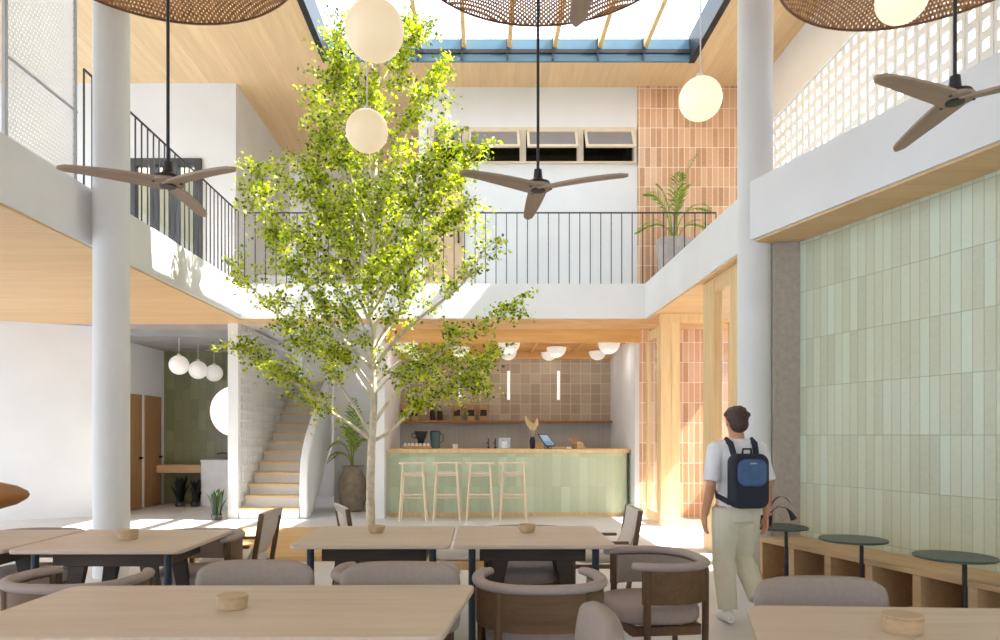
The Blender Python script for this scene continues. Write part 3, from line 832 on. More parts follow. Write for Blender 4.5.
# low footstool with a white cushion seen through the gap between two tables
t = thing('footstool', 'low timber footstool with a white cushion, seen in the gap between two tables', 'stool', (-0.20, 6.6, 0))
MB().box(-0.28, 0.28, -0.24, 0.24, 0.22, 0.30).build('frame', M['pale_wood'], t, bevel=0.01)
pillow(superell(0.27, 0.23, 5, 36), 0.30, 0.42, 0.035).build('cushion', M['white_cloth'], t, smooth=True, sharp=80)
for sx in (-1,1):
    for sy in (-1,1): MB().tube([(sx*0.24, sy*0.2, 0), (sx*0.24, sy*0.2, 0.22)], 0.018, 8).build('leg', M['pale_wood'], t, smooth=True)
# two white floor cushions on the deck behind the tables
for x, y, lb, rz in ((-0.13, 9.0, 'white floor cushion peeking over the table, left one of two', 0.3), (0.18, 8.9, 'white floor cushion peeking over the table, right one below the third stool', -0.2)):
    m = MB(); vs = []; n = 14
    for i in range(n+1):
        for j in range(n+1):
            a, b = -1+2*i/n, -1+2*j/n
            th = 0.075*(1-a**4)**0.6*(1-b**4)**0.6
            vs.append((a*0.15*(1-0.06*b*b), th*0.8, b*0.15*(1-0.06*a*a)))
    for i in range(n+1):
        for j in range(n+1):
            v = vs[i*(n+1)+j]; vs.append((v[0], -v[1], v[2]))
    fs = []; Q = (n+1)**2
    for i in range(n):
        for j in range(n):
            a = i*(n+1)+j
            fs.append((a, a+1, a+n+2, a+n+1)); fs.append((Q+a, Q+a+n+1, Q+a+n+2, Q+a+1))
    T = Matrix.Rotation(math.radians(22), 4, 'X') @ Matrix.Rotation(math.radians(45 if x > 0 else 30), 4, 'Y')
    o = MB().add(vs, fs, T).build('floor_cushion', M['white_cloth'], smooth=True, sharp=80)
    bpy.context.view_layer.update()
    zmin = min(v.co.z for v in o.data.vertices)
    o.location = (x, y, 0.061-zmin if False else -zmin); o.rotation_euler = (0,0,rz)
    tag(o, lb, 'cushion', 'white floor cushions')

# --- bowls on tables
def dish(name, x, y, r, h, lb, taper, z=0.741):
    t = thing(name, lb, 'bowl', (x, y, z), 0, 'small wooden table bowls')
    MB().lathe([(r*taper, 0), (r*(taper+1)/2, h*0.35), (r, h), (r*0.86, h), (r*0.8*(taper+1)/2, h*0.45), (0, h*0.35)], 32).build('bowl', M['bowl_wood'], t, smooth=True)
    return t
for x, y, r, h, lb, tp in (
    (-2.40, 4.77, 0.068, 0.055, 'small pale wooden dish on the table left of centre', 0.9),
    (-0.755, 5.10, 0.068, 0.048, 'small wooden bowl on the table in front of the tree trunk', 0.66),
    (0.345, 5.12, 0.068, 0.055, 'small wooden bowl on the table in front of the bar stools', 0.7),
    (-1.02, 2.88, 0.064, 0.042, 'small lidded wooden dish on the near left foreground table', 0.9),
    (1.525, 2.53, 0.070, 0.052, 'small lidded wooden dish on the lower right table', 0.9)):
    t = dish('table_bowl', x, y, r, h, lb, tp)
    if tp > 0.8:
        MB().lathe([(r*0.98, h+0.001), (r*1.0, h+0.006), (r*0.95, h+0.011), (0, h+0.012)], 32).build('lid', M['bowl_wood'], t, smooth=True)

# --- orange-brown table lamp at the left edge
t = thing('table_lamp', 'orange-brown flattened lamp shade at the left edge, standing on the oak table', 'lamp', (-3.60, 5.0, 0.741))
MB().lathe([(0.10,0),(0.10,0.015),(0.02,0.03),(0,0.03)], 28).build('base', M['black'], t, smooth=True)
MB().tube([(0,0,0.03),(0,0,0.2)], 0.012, 10).build('stem', M['black'], t, smooth=True)
MB().lathe([(0.05,0.165),(0.15,0.176),(0.25,0.205),(0.31,0.243),(0.325,0.268),(0.315,0.295),(0.25,0.335),(0.15,0.364),(0.05,0.375),(0,0.376)], 48).build('lamp_shade', M['lamp_wood'], t, smooth=True, sharp=60)

# --- bench along the green wall
th = ANG
bn = thing('wall_bench', 'long low oak bench with open cubbies along the sage tiled wall', 'bench', (2.74, 6.86, 0), th)
BL, BD = 7.5, 0.475
MB().box(0, BL, 0, BD, 0.405, 0.45).build('seat', M['bench_wood'], bn, bevel=0.006)
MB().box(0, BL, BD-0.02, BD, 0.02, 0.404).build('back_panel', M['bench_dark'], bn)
MB().box(0, BL, 0.0, BD-0.02, 0.0, 0.05).build('plinth', M['bench_wood'], bn)
x = 0.0
for k in range(18):
    x0 = 0.0 if k == 0 else k*0.432-0.035
    x1 = 0.04 if k == 0 else k*0.432+0.035
    MB().box(x0, x1, 0.0, BD-0.021, 0.051, 0.404).build('divider', M['bench_wood'], bn, bevel=0.004)

# --- slim round side tables in front of the bench
s0 = None
for (x, y, lb) in ((2.665, 6.25, 'slim round side table half hidden behind the walker, with the dark plant on it'),
                   (2.93, 5.50, 'slim round dark green side table, middle of three along the bench'),
                   (3.20, 4.72, 'slim round dark green side table nearest the right edge')):
    if s0 is None:
        s0 = thing('side_table', lb, 'side table', (x, y, 0), 0, 'slim round side tables by the bench')
        MB().lathe([(0.236,0.618),(0.247,0.622),(0.247,0.632),(0.243,0.636),(0,0.636)], 48).build('table_top', M['top_green'], s0, smooth=True)
        MB().tube([(0.068,0,0.012),(0.068,0,0.30)], 0.020, 14).build('post', M['black'], s0, smooth=True)
        MB().tube([(0.068,0,0.30),(0.068,0,0.612)], 0.015, 14).build('upper_post', M['black'], s0, smooth=True)
        MB().lathe([(0.15,0),(0.15,0.008),(0.03,0.014),(0,0.014)], 36, c=(0.068,0,0)).build('foot', M['black'], s0, smooth=True)
    else: dup(s0, (x, y, 0), 0, lb)
# dark strap-leaved plant on the first side table (mostly behind the walker)
t = thing('potted_plant', 'dark plant with thin drooping strap leaves on the side table behind the walker', 'plant', (2.56, 6.28, 0.637))
MB().lathe([(0.045,0),(0.055,0.03),(0.06,0.09),(0.052,0.09),(0.045,0.075),(0,0.072)], 24).build('pot', M['black'], t, smooth=True)
m = MB()
def leafarc(m, base, tip, rise, w, wmid=0.5):
    base, tip = Vector(base), Vector(tip); n = 9; pts = []; wd = []
    for i in range(n+1):
        s_ = i/n; p = base.lerp(tip, s_); p.z += rise*4*s_*(1-s_); pts.append(p)
        wd.append(w*max(0.08, math.sin(PI*min(1, s_*0.9+0.08))**0.8))
    dr = (tip-base); side = Vector((-dr.y, dr.x, 0)).normalized() if (dr.x or dr.y) else Vector((1,0,0))
    m.strip(pts, wd, side)
leafarc(m, (0,0,0.08), (0.24,0.02,0.19), 0.12, 0.018)
leafarc(m, (0,0,0.08), (0.16,-0.03,0.0+0.02), 0.08, 0.014)
leafarc(m, (0,0,0.08), (-0.2,0.05,0.16), 0.14, 0.018)
leafarc(m, (0,0,0.08), (-0.1,-0.15,0.2), 0.1, 0.018)
leafarc(m, (0,0,0.08), (0.02,0.16,0.25), 0.12, 0.018)
pts = [(0.0,0.0,0.08),(0.12,0.02,0.17),(0.20,0.02,0.155)]
m.tube(pts, 0.004, 6); m.tube([(0.20,0.02,0.155),(0.235,0.02,0.115),(0.265,0.02,0.055)], [0.005,0.017,0.030], 10)
m.build('leaves', M['dark_leaf'], t)
# ============================================================ HANGING THINGS
def fan_parts(root, rot, r, droop=0.0):
    """hub centre at the origin, rod up to the ceiling"""
    zt = ZC-root.location.z
    MB().tube([(0,0,0.10),(0,0,zt-0.04)], 0.0105, 10).build('rod', M['black'], root, smooth=True)
    MB().lathe([(0.06,zt-0.07),(0.055,zt-0.002),(0,zt-0.002)], 24).build('ceiling_cap', M['black'], root, smooth=True)
    mo = MB().lathe([(0,0.125),(0.027,0.125),(0.033,0.06),(0.05,0.045),(0.085,0.03),(0.092,0.012),(0.06,-0.002),(0,-0.002)], 32).build('motor', M['black'], root, smooth=True)
    MB().lathe([(0,-0.034),(0.048,-0.032),(0.052,-0.026),(0.05,-0.016),(0,-0.016)], 28).build('hub_cap', M['black'], mo, smooth=True)
    MB().lathe([(0,-0.0225),(0.085,-0.022),(0.102,-0.012),(0.10,0.006),(0,0.010)], 36).build('hub', M['fan_blade'], root, smooth=True)
    n = 16
    for k in range(3):
        a = rot+k*2*PI/3
        vs = []; fs = []
        for i in range(n+1):
            s_ = i/n; x = 0.02+(r-0.02)*s_
            w = 0.062+0.035*math.sin(min(1, s_*1.6)*PI)*0.4
            lead = 0.060-0.016*s_+0.004*math.sin(PI*s_)           # leading edge
            trail = -0.062-0.010*math.sin(PI*min(1, s_*1.1))+0.034*s_
            if s_ > 0.90:
                q = (s_-0.90)/0.10; e_ = math.sqrt(max(0.0, 1-q*q*0.96)); mid = (lead+trail)/2
                lead = mid+(lead-mid)*e_; trail = mid+(trail-mid)*e_
            tw = math.radians(3+10*(1-s_)); z = 0.012*math.sin(PI*s_*0.5)-0.026*s_*s_
            for y in (lead, trail):
                vs.append((x, y, z+y*math.tan(tw)-0.004))
            for y in (trail, lead):
                vs.append((x, y, z+y*math.tan(tw)-0.020))
        for i in range(n):
            for j in range(4):
                j2 = (j+1)%4
                fs.append((i*4+j, i*4+j2, (i+1)*4+j2, (i+1)*4+j))
        fs += [(3,2,1,0), (n*4, n*4+1, n*4+2, n*4+3)]
        b = MB().add(vs, fs).build('blade', M['fan_blade'], root, smooth=True, sharp=50)
        b.rotation_euler = (0,0,a)
        m = MB()
        for (qx, qy) in ((0.088,0.030),(0.088,-0.034)): m.lathe([(0,-0.006),(0.009,-0.006),(0.009,0.0),(0,0.0)], 12, c=(qx,qy,-0.018))
        m.build('screw', M['black'], b, smooth=True)

GF = 'three-bladed ceiling fans on black rods'
for (u, v, Z, r, rot, lb) in (
    (168, 182, 3.04, 0.60, 90, 'three-bladed taupe ceiling fan in front of the left railing'),
    (538, 187, 3.24, 0.66, 92, 'three-bladed taupe ceiling fan in the middle, below the awning windows'),
    (955, 98, 3.40, 0.69, 84, 'three-bladed taupe ceiling fan at right, against the breeze block screen')):
    Y = (Z-H)*F/(CV-v); x = (u-CU)/F*Y
    t = thing('ceiling_fan', lb, 'fan', (x, Y, Z), 0, GF)
    fan_parts(t, math.radians(rot), r)
t = thing('ceiling_fan', 'ceiling fan above the picture, one blade tip showing before the middle rattan shade', 'fan', (0.48, 2.77, 3.5), 0, GF)
fan_parts(t, math.radians(90), 0.69)

# rattan dish shades
def shade(x, y, z, r, lb):
    t = thing('rattan_shade', lb, 'lampshade', (x, y, z), 0, 'wide woven rattan shades')
    prof = [(r*math.sin(q), 0.30*r*(math.cos(q)-math.cos(1.45))) for q in [1.45*i/14 for i in range(15)]]
    prof = [(a*r/prof[-1][0], b) for a, b in prof]
    prof[0] = (0.05, prof[0][1])
    m = MB(); n = 72; vs = []; fs = []
    for pr, pz in prof:
        for k in range(n):
            w = 2*PI*k/n; vs.append((pr*math.cos(w), pr*math.sin(w), pz))
    for i in range(len(prof)-1):
        for k in range(n):
            k2 = (k+1)%n; fs.append((i*n+k, i*n+k2, (i+1)*n+k2, (i+1)*n+k))
    m.add(vs, fs).build('shade', M['weave'], t, smooth=True)
    MB().tube([(r*math.cos(2*PI*k/72), r*math.sin(2*PI*k/72), 0) for k in range(73)], 0.012, 6).build('rim', M['rattan_rim'], t, smooth=True)
    zt = ZC-z
    MB().lathe([(0.06,prof[0][1]-0.02),(0.06,prof[0][1]+0.05),(0.02,prof[0][1]+0.08),(0,prof[0][1]+0.08)], 20).build('socket', M['black'], t, smooth=True)
    MB().tube([(0,0,prof[0][1]+0.08),(0,0,zt-0.002)], 0.008, 8).build('cord', M['black'], t, smooth=True)
shade(-2.69, 5.68, 5.50, 1.22, 'wide brown rattan shade at the top left of the picture')
shade(0.635, 6.42, 6.01, 1.38, 'wide brown rattan shade at the top middle, against the roof light')
shade(3.46, 5.27, 5.15, 1.13, 'wide brown rattan shade at the top right, above the breeze blocks')

# opal globes
def globe(u, v, Y, d, mat, lb, ztop=ZC, name='pendant_globe', group='opal glass globe pendants'):
    p = P(u, v, Y)
    t = thing(name, lb, 'pendant lamp', p, 0, group)
    MB().ell((0,0,0), d/2, 40, 24).build('globe', mat, t, smooth=True)
    MB().lathe([(0.035,d/2-0.012),(0.03,d/2+0.03),(0,d/2+0.03)], 18).build('cap', M['cord'], t, smooth=True)
    MB().tube([(0,0,d/2+0.03),(0,0,ztop-p.z-0.002)], 0.0055, 8).build('cord', M['cord'], t, smooth=True)
globe(374.5, 30.5, 4.13, 0.345, M['globe_warm'], 'large beige globe pendant in front of the tree top')
globe(367, 131, 6.0, 0.36, M['globe_warm'], 'beige globe pendant in front of the middle of the tree crown')
globe(700.5, 99, 5.4, 0.325, M['globe_bright'], 'glowing cream globe pendant in front of the upper terracotta tiles')
globe(902, -2, 4.3, 0.297, M['globe_bright'], 'glowing cream globe pendant in front of the top right rattan shade')
for (u, v, Y, lb) in ((179, 365, 12.72, 'white globe pendant in the washroom lobby, nearest of three'),
                      (198, 370, 13.6, 'white globe pendant in the washroom lobby, middle of three'),
                      (214, 373, 14.5, 'white globe pendant in the washroom lobby, farthest of three beside the mirror')):
    globe(u, v, Y, 0.35, M['globe_off'], lb, 3.22, 'lobby_globe', 'three white globes in the washroom lobby')

# half-dome lamps under the bar ceiling
h0 = None
for (u, v, Y, z, r, lb) in (
    (609, 342, 12.79, 3.15, 0.20, 'half dome lamp over the right end of the bar, front row'),
    (509, 342, 12.79, 3.15, 0.20, 'half dome lamp over the middle of the bar, front row'),
    (407, 342, 12.79, 3.15, 0.20, 'half dome lamp over the left end of the bar, front row, among branches'),
    (556.5, 347, 13.45, 3.15, 0.19, 'half dome lamp in the second row, above the tablet'),
    (460, 347, 13.45, 3.15, 0.19, 'half dome lamp in the second row, behind the right branches of the tree'),
    (597.5, 352, 14.1, 3.15, 0.175, 'half dome lamp in the third row, at the right'),
    (508, 352, 14.1, 3.15, 0.175, 'half dome lamp in the third row, right above a wall tube'),
    (416, 351, 14.1, 3.15, 0.175, 'half dome lamp in the third row, at the left'),
    (549, 355, 14.28, 3.15, 0.165, 'half dome lamp in the last row, above the second wall tube')):
    x = (u-CU)/F*Y; z = 3.13
    t = thing('dome_lamp', lb, 'ceiling lamp', (x, Y, z), 0, 'half dome lamps over the bar')
    MB().lathe([(0,-r),(r*0.26,-r*0.966),(r*0.5,-r*0.866),(r*0.707,-r*0.707),(r*0.866,-r*0.5),(r*0.966,-r*0.26),(r,0),(0,0.001)], 32).build('dome', M['globe_off'], t, smooth=True)
    ld = bpy.data.lights.new('dome_light', 'POINT'); ld.energy = 2.2 if Y < 14 else 0.5; ld.shadow_soft_size = 0.12; ld.color = (1.0, 0.93, 0.82)
    lo = bpy.data.objects.new('dome_light', ld); COL.objects.link(lo); lo.parent = t; lo.location = (0, 0, -r-0.14)
    MB().tube([(0,0,0),(0,0,3.157-z)], 0.03, 12).build('stem', M['cord'], t, smooth=True)
for (u, lb) in ((508.5, 'white wall tube light under the middle half dome lamps'), (558.5, 'white wall tube light above the tablet'), (460, 'white wall tube light partly behind the right branches')):
    x = (u-CU)/F*14.55
    t = thing('wall_light', lb, 'wall light', (x, 14.598, 2.48), 0, 'white tube wall lights behind the bar')
    MB().tube([(0,-0.06,-0.30),(0,-0.06,0.30)], 0.03, 14).build('tube', M['tube_light'], t, smooth=True)
    MB().box(-0.02, 0.02, -0.05, 0, -0.04, 0.04).build('bracket', M['cord'], t)

# ============================================================ THE BAR
bar = thing('bar_counter', 'pale green tiled bar counter with a timber top', 'counter', (0,0,0))
def barpoly(o):
    x0, x1, y0, y1 = -1.655-0.0*o, 2.68+o, 12.45-o, 13.15
    r = 0.32; pts = [(x0,y0),(x1-r,y0)]
    for i in range(1, 9):
        w = -PI/2+PI/2*i/8; pts.append((x1-r+r*math.cos(w), y0+r+r*math.sin(w)))
    return pts+[(x1,y1),(x0,y1)]
MB().prism(barpoly(0.0), 0.07, 1.13).build('body', M['bar_green'], bar)
MB().prism(barpoly(-0.02), 0.0, 0.07).build('plinth', M['pale_wood'], bar)
MB().prism(barpoly(0.035), 1.13, 1.20).build('worktop', M['pale_wood'], bar, bevel=0.008)

s0 = None
for (u, lb) in ((413.5, 'pale timber bar stool farthest left, nearest the tree trunk'), (447, 'second pale timber bar stool from the tree trunk'),
                (480, 'third pale timber bar stool from the tree trunk'), (513, 'pale timber bar stool farthest right, below the vase of dried leaves')):
    x = (u-CU)/F*11.95
    if s0 is None:
        s0 = thing('bar_stool', lb, 'stool', (x, 12.0, 0), 0, 'pale timber bar stools')
        for sx in (-1, 1):
            MB().tube([(sx*0.225, -0.21, 0), (sx*0.175, -0.16, 0.78), (sx*0.165, -0.17, 0.965)], [0.017,0.02,0.016], 10).build('leg', M['stool_wood'], s0, smooth=True)
            MB().tube([(sx*0.225, 0.20, 0), (sx*0.175, 0.15, 0.78)], [0.017,0.02], 10).build('leg', M['stool_wood'], s0, smooth=True)
            MB().tube([(sx*0.205, -0.19, 0.30), (sx*0.205, 0.18, 0.30)], 0.011, 8).build('stretcher', M['stool_wood'], s0, smooth=True)
        for y, z in ((-0.183, 0.44), (0.175, 0.36)): MB().tube([(-0.20, y, z), (0.20, y, z)], 0.014, 8).build('stretcher', M['stool_wood'], s0, smooth=True)
        pillow(superell(0.205, 0.19, 4, 36), 0.775, 0.815, 0.015).build('seat', M['canvas'], s0, smooth=True, sharp=80)
        MB().tube([(-0.18,-0.158,0.765),(0.18,-0.158,0.765)], 0.016, 8).build('seat_rail', M['stool_wood'], s0, smooth=True)
        MB().tube([(-0.235, -0.08, 0.965), (-0.19, -0.16, 0.972), (0, -0.185, 0.975), (0.19, -0.16, 0.972), (0.235, -0.08, 0.965)], 0.017, 10).build('back_rail', M['stool_wood'], s0, smooth=True)
    else: dup(s0, (x, 12.0, 0), 0, lb)

ZT = 1.201
def at(u, Y=12.8): return (u-CU)/F*Y
# tray of cups
t = thing('cup_tray', 'low timber tray holding white cups at the left end of the bar', 'tray', (at(417), 12.78, ZT))
MB().box(-0.26, 0.26, -0.12, 0.12, 0, 0.05).build('tray', M['card_tan'], t, bevel=0.008)
names = ['first', 'second', 'third', 'fourth', 'fifth', 'sixth', 'seventh']
for k in range(7):
    x = at(417)-0.21+k*0.07
    c = thing('cup', names[k]+' upturned white cup from the left on the bar tray', 'cup', (x, 12.72, ZT+0.051), 0, 'white cups on the bar tray')
    MB().lathe([(0.030,0),(0.028,0.02),(0.020,0.045),(0.012,0.048),(0,0.048)], 20).build('cup', M['ceramic'], c, smooth=True)
# coffee grinder, carafe
t = thing('coffee_dripper', 'dark funnel shaped coffee dripper standing behind the cup tray', 'coffee maker', (at(420), 13.0, ZT))
MB().lathe([(0.07,0),(0.07,0.02),(0.03,0.03),(0.03,0.09),(0.06,0.11),(0.07,0.14),(0,0.14)], 28).build('base', M['black'], t, smooth=True)
MB().lathe([(0.05,0.14),(0.075,0.17),(0.125,0.30),(0.13,0.32),(0.115,0.32),(0.06,0.18),(0,0.17)], 28).build('funnel', M['blue_black'], t, smooth=True)
MB().tube([(-0.11,0,0.28),(-0.17,0,0.27),(-0.165,0,0.21),(-0.08,0,0.19)], 0.009, 8).build('handle', M['black'], t, smooth=True)
t = thing('carafe', 'tall teal jug on the bar, right of the dark dripper', 'jug', (at(434.5), 13.02, ZT))
MB().lathe([(0.08,0),(0.085,0.01),(0.082,0.1),(0.095,0.22),(0.105,0.30),(0.095,0.30),(0.075,0.12),(0,0.11)], 28).build('body', M['teal'], t, smooth=True)
MB().lathe([(0.10,0.301),(0.09,0.325),(0.03,0.335),(0,0.335)], 28).build('lid', M['blue_black'], t, smooth=True)
MB().tube([(0.10,0,0.27),(0.15,0,0.25),(0.145,0,0.14),(0.085,0,0.10)], 0.011, 8).build('handle', M['teal'], t, smooth=True)
t = thing('cup', 'lone white cup on the bar worktop between the jug and the taps', 'cup', (at(455.5), 12.75, ZT))
MB().lathe([(0.035,0),(0.045,0.03),(0.048,0.085),(0.042,0.085),(0.036,0.02),(0,0.015)], 24).build('cup', M['ceramic'], t, smooth=True)
for u, lb in ((488.5, 'small black tap on the bar, left of two'), (495.5, 'small black tap on the bar, right of two beside the glass box')):
    t = thing('tap', lb, 'tap', (at(u), 13.0, ZT), 0, 'small black taps')
    MB().lathe([(0.022,0),(0.022,0.02),(0.012,0.03),(0,0.03)], 14).build('base', M['black'], t, smooth=True)
    MB().tube([(0,0,0.03),(0,0,0.15),(0.0,-0.03,0.185),(0,-0.08,0.18),(0,-0.09,0.14)], 0.010, 8).build('spout', M['black'], t, smooth=True)
    MB().tube([(0,0,0.09),(-0.045,0,0.11)], 0.008, 8).build('lever', M['black'], t, smooth=True)
t = thing('glass_box', 'clear glass container with a white jar inside, on the bar', 'container', (at(504.5), 12.85, ZT))
m = MB(); m.box(-0.11,0.11,-0.08,-0.077,0.012,0.19); m.box(-0.11,0.11,0.077,0.08,0.012,0.19); m.box(-0.11,-0.107,-0.077,0.077,0.012,0.19); m.box(0.107,0.11,-0.077,0.077,0.012,0.19)
m.build('glass_body', M['glass'], t); MB().box(-0.115,0.115,-0.085,0.085,0.191,0.203).build('lid', M['grey_frame'], t); MB().box(-0.115,0.115,-0.085,0.085,0,0.011).build('base', M['grey_frame'], t)
t = thing('jar', 'white jar inside the glass container on the bar', 'jar', (at(504.5), 12.85, ZT+0.012))
MB().lathe([(0.045,0),(0.05,0.02),(0.05,0.11),(0.03,0.13),(0,0.13)], 22).build('jar', M['ceramic'], t, smooth=True)
# vase with dried leaves
t = thing('vase', 'dark narrow vase of dried palm leaves on the bar, left of the tablet', 'vase', (at(532), 12.7, ZT))
MB().lathe([(0.035,0),(0.05,0.03),(0.052,0.13),(0.038,0.2),(0.03,0.215),(0.022,0.2),(0,0.19)], 24).build('vase', M['navy'], t, smooth=True)
def dried(tip, w):
    m = MB(); p0 = Vector((0,0,0.19)); tip = Vector(tip); n = 10
    pts = [p0.lerp(tip, i/n)+Vector((0.02*math.sin(PI*i/n),0,0)) for i in range(n+1)]
    wd = [0.004 if i < 4 else w*math.sin(PI*min(1, (i-3.2)/7.2)) for i in range(n+1)]; wd[-1] = 0.002
    vs = []; fs = []
    for p, q in zip(pts, wd): vs += [p+Vector((-q,0,0)), p+Vector((0,-0.012,0)), p+Vector((q,0,0)), p+Vector((0,0.004,0))]
    for i in range(n):
        for j in range(4): fs.append((i*4+j, i*4+(j+1)%4, (i+1)*4+(j+1)%4, (i+1)*4+j))
    m.add(vs, fs).build('dried_leaf', M['dried'], t, smooth=True)
dried((-0.13, 0, 0.60), 0.045); dried((0.08, 0.02, 0.56), 0.04); dried((-0.02, 0.03, 0.50), 0.035)
# tablet
t = thing('tablet', 'tilted black tablet with a lit screen on the bar', 'tablet', (at(547), 12.62, ZT))
T = Matrix.Translation((0.03,-0.02,0.075)) @ Matrix.Rotation(math.radians(42), 4, 'Z') @ Matrix.Rotation(math.radians(-44), 4, 'X')
MB().box(-0.125, 0.125, -0.006, 0.006, -0.04, 0.26, T).build('body', M['black'], t, bevel=0.004)
MB().box(-0.105, 0.105, -0.0075, -0.0064, -0.015, 0.235, T).build('screen', M['tablet_screen'], t); scr = t.children[-1]
m = MB(); k = 0
for i in range(3):
    for j in range(2): m.box(-0.085+i*0.06, -0.05+i*0.06, -0.0085, -0.0076, 0.0+j*0.045, 0.035+j*0.045, T)
m.build('icons', glow('tablet_icons', lin(60,90,140), 0.5, lin(40,60,90)), scr)
MB().tube([(0,0.0,0.015),(0,0.05,0.06),(0,0.02,0.12)], 0.012, 8).build('stand', M['black'], t, smooth=True)
MB().lathe([(0.07,0),(0.07,0.008),(0,0.01)], 22).build('foot', M['black'], t, smooth=True)
t = thing('timber_box', 'small timber box between the vase and the tablet on the bar', 'box', (at(537), 12.95, ZT))
MB().box(-0.13,0.13,-0.08,0.08,0,0.10).build('box', M['pale_wood'], t, bevel=0.006); MB().box(-0.135,0.135,-0.085,0.085,0.101,0.118).build('lid', M['pale_wood'], t, bevel=0.004)
t = thing('bread_board', 'timber board with a domed bread shape behind the tablet on the bar', 'board', (at(570), 12.95, ZT))
MB().box(-0.30,0.30,-0.1,0.1,0,0.03).build('board', M['pale_wood'], t, bevel=0.006)
MB().lathe([(0.10,0.031),(0.097,0.06),(0.08,0.095),(0.05,0.12),(0,0.13)], 24, c=(0.19,0,0), sy=0.8).build('loaf', M['dried'], t, smooth=True)
t = thing('twig_pot', 'small dark pot of orange twigs at the right of the tablet', 'plant', (at(573.5), 12.7, ZT))
MB().lathe([(0.04,0),(0.05,0.02),(0.05,0.08),(0.042,0.08),(0.04,0.03),(0,0.03)], 20).build('pot', M['pot_grey'], t, smooth=True)
m = MB()
for k in range(9):
    a = k*0.7; m.tube([(0.01*math.cos(a),0.01*math.sin(a),0.03),(0.05*math.cos(a),0.03*math.sin(a),0.12),(0.11*math.cos(a),0.05*math.sin(a),0.17+0.02*(k%3))], [0.006,0.006,0.003], 6)
m.build('twigs', M['orange_twig'], t, smooth=True)
t = thing('soap_block', 'small cream block on the bar in front of the timber board', 'block', (at(567.5), 12.58, ZT))
MB().box(-0.045,0.045,-0.03,0.03,0,0.035).build('block', M['ceramic'], t, bevel=0.008)
# back shelf and what stands on it
t = thing('wall_shelf', 'long timber shelf across the tiled wall behind the bar', 'shelf', (0,0,0))
MB().box(-1.655, 2.715, 14.33, 14.575, 1.70, 1.75).build('shelf', M['door_wood'], t, bevel=0.006)
for u, lb in ((404, 'tan paper packet at the left end of the bar shelf'), (415, 'tan paper packet second from the left on the bar shelf'),
              (457, 'tan paper packet, left of three together on the bar shelf'), (471, 'tan paper packet, middle of three together on the bar shelf'), (483.5, 'tan paper packet, right of three together on the bar shelf')):
    x = at(u, 14.45)
    t = thing('coffee_packet', lb, 'packet', (x, 14.45, 1.751), 0, 'tan paper packets on the bar shelf')
    MB().box(-0.082,0.082,-0.05,0.05,0,0.30).build('packet', M['card_tan'], t, bevel=0.01); pk = t.children[-1]
    MB().box(-0.066,0.066,-0.054,-0.0505,0.09,0.22).build('dark_panel', M['card_dark'], pk)
    MB().box(-0.082,0.082,-0.012,0.012,0.30,0.335).build('folded_top', M['card_tan'], t, bevel=0.003)
for u, lb in ((432.5, 'dark glass bottle on the bar shelf, left of two behind the branches'), (440, 'dark glass bottle on the bar shelf, right of two behind the branches')):
    t = thing('bottle', lb, 'bottle', (at(u,14.45), 14.45, 1.751), 0, 'dark bottles on the bar shelf')
    MB().lathe([(0.05,0),(0.055,0.02),(0.055,0.17),(0.02,0.22),(0.02,0.27),(0,0.27)], 20).build('bottle', M['card_dark'], t, smooth=True)
    MB().lathe([(0.023,0.271),(0.023,0.30),(0,0.30)], 14).build('cap', M['black'], t, smooth=True)

# ============================================================ LOBBY
t = thing('lobby_shelf', 'thick timber shelf on the olive tiles of the washroom lobby', 'shelf', (0,0,0))
MB().box(-6.67, -5.70, 14.4, 14.795, 0.67, 0.83).build('shelf', M['bench_wood'], t, bevel=0.006)
t = thing('vanity', 'white marble vanity block in the washroom lobby', 'vanity', (-5.0, 14.5, 0))
MB().box(-0.68, 0.62, -0.25, 0.295, 0, 0.90).build('block', M['marble'], t); MB().box(-0.69, 0.63, -0.27, 0.295, 0.901, 0.945).build('top', M['marble'], t, bevel=0.004)
t = thing('basin_tap', 'black basin tap on the marble vanity, at the edge of the stair wall', 'tap', (-5.25, 14.55, 0.946))
MB().lathe([(0.03,0),(0.03,0.02),(0.015,0.03),(0,0.03)], 14).build('base', M['black'], t, smooth=True)
MB().tube([(0,0,0.02),(0,0,0.12),(-0.10,0,0.13),(-0.22,0,0.11)], 0.015, 8).build('spout', M['black'], t, smooth=True)
t = thing('round_mirror', 'large round mirror above the marble vanity, half hidden by the stair wall', 'mirror', (-5.16, 14.795, 1.95))
T = Matrix.Rotation(PI/2, 4, 'X')
MB().lathe([(0,0.03),(0.53,0.03),(0.53,0.045),(0,0.045)], 56, M=T).build('glass', M['mirror'], t, smooth=True)
MB().lathe([(0.532,0.0),(0.555,0.0),(0.555,0.055),(0.532,0.055),(0.532,0.0)], 56, M=T).build('frame', M['door_wood'], t, smooth=True)
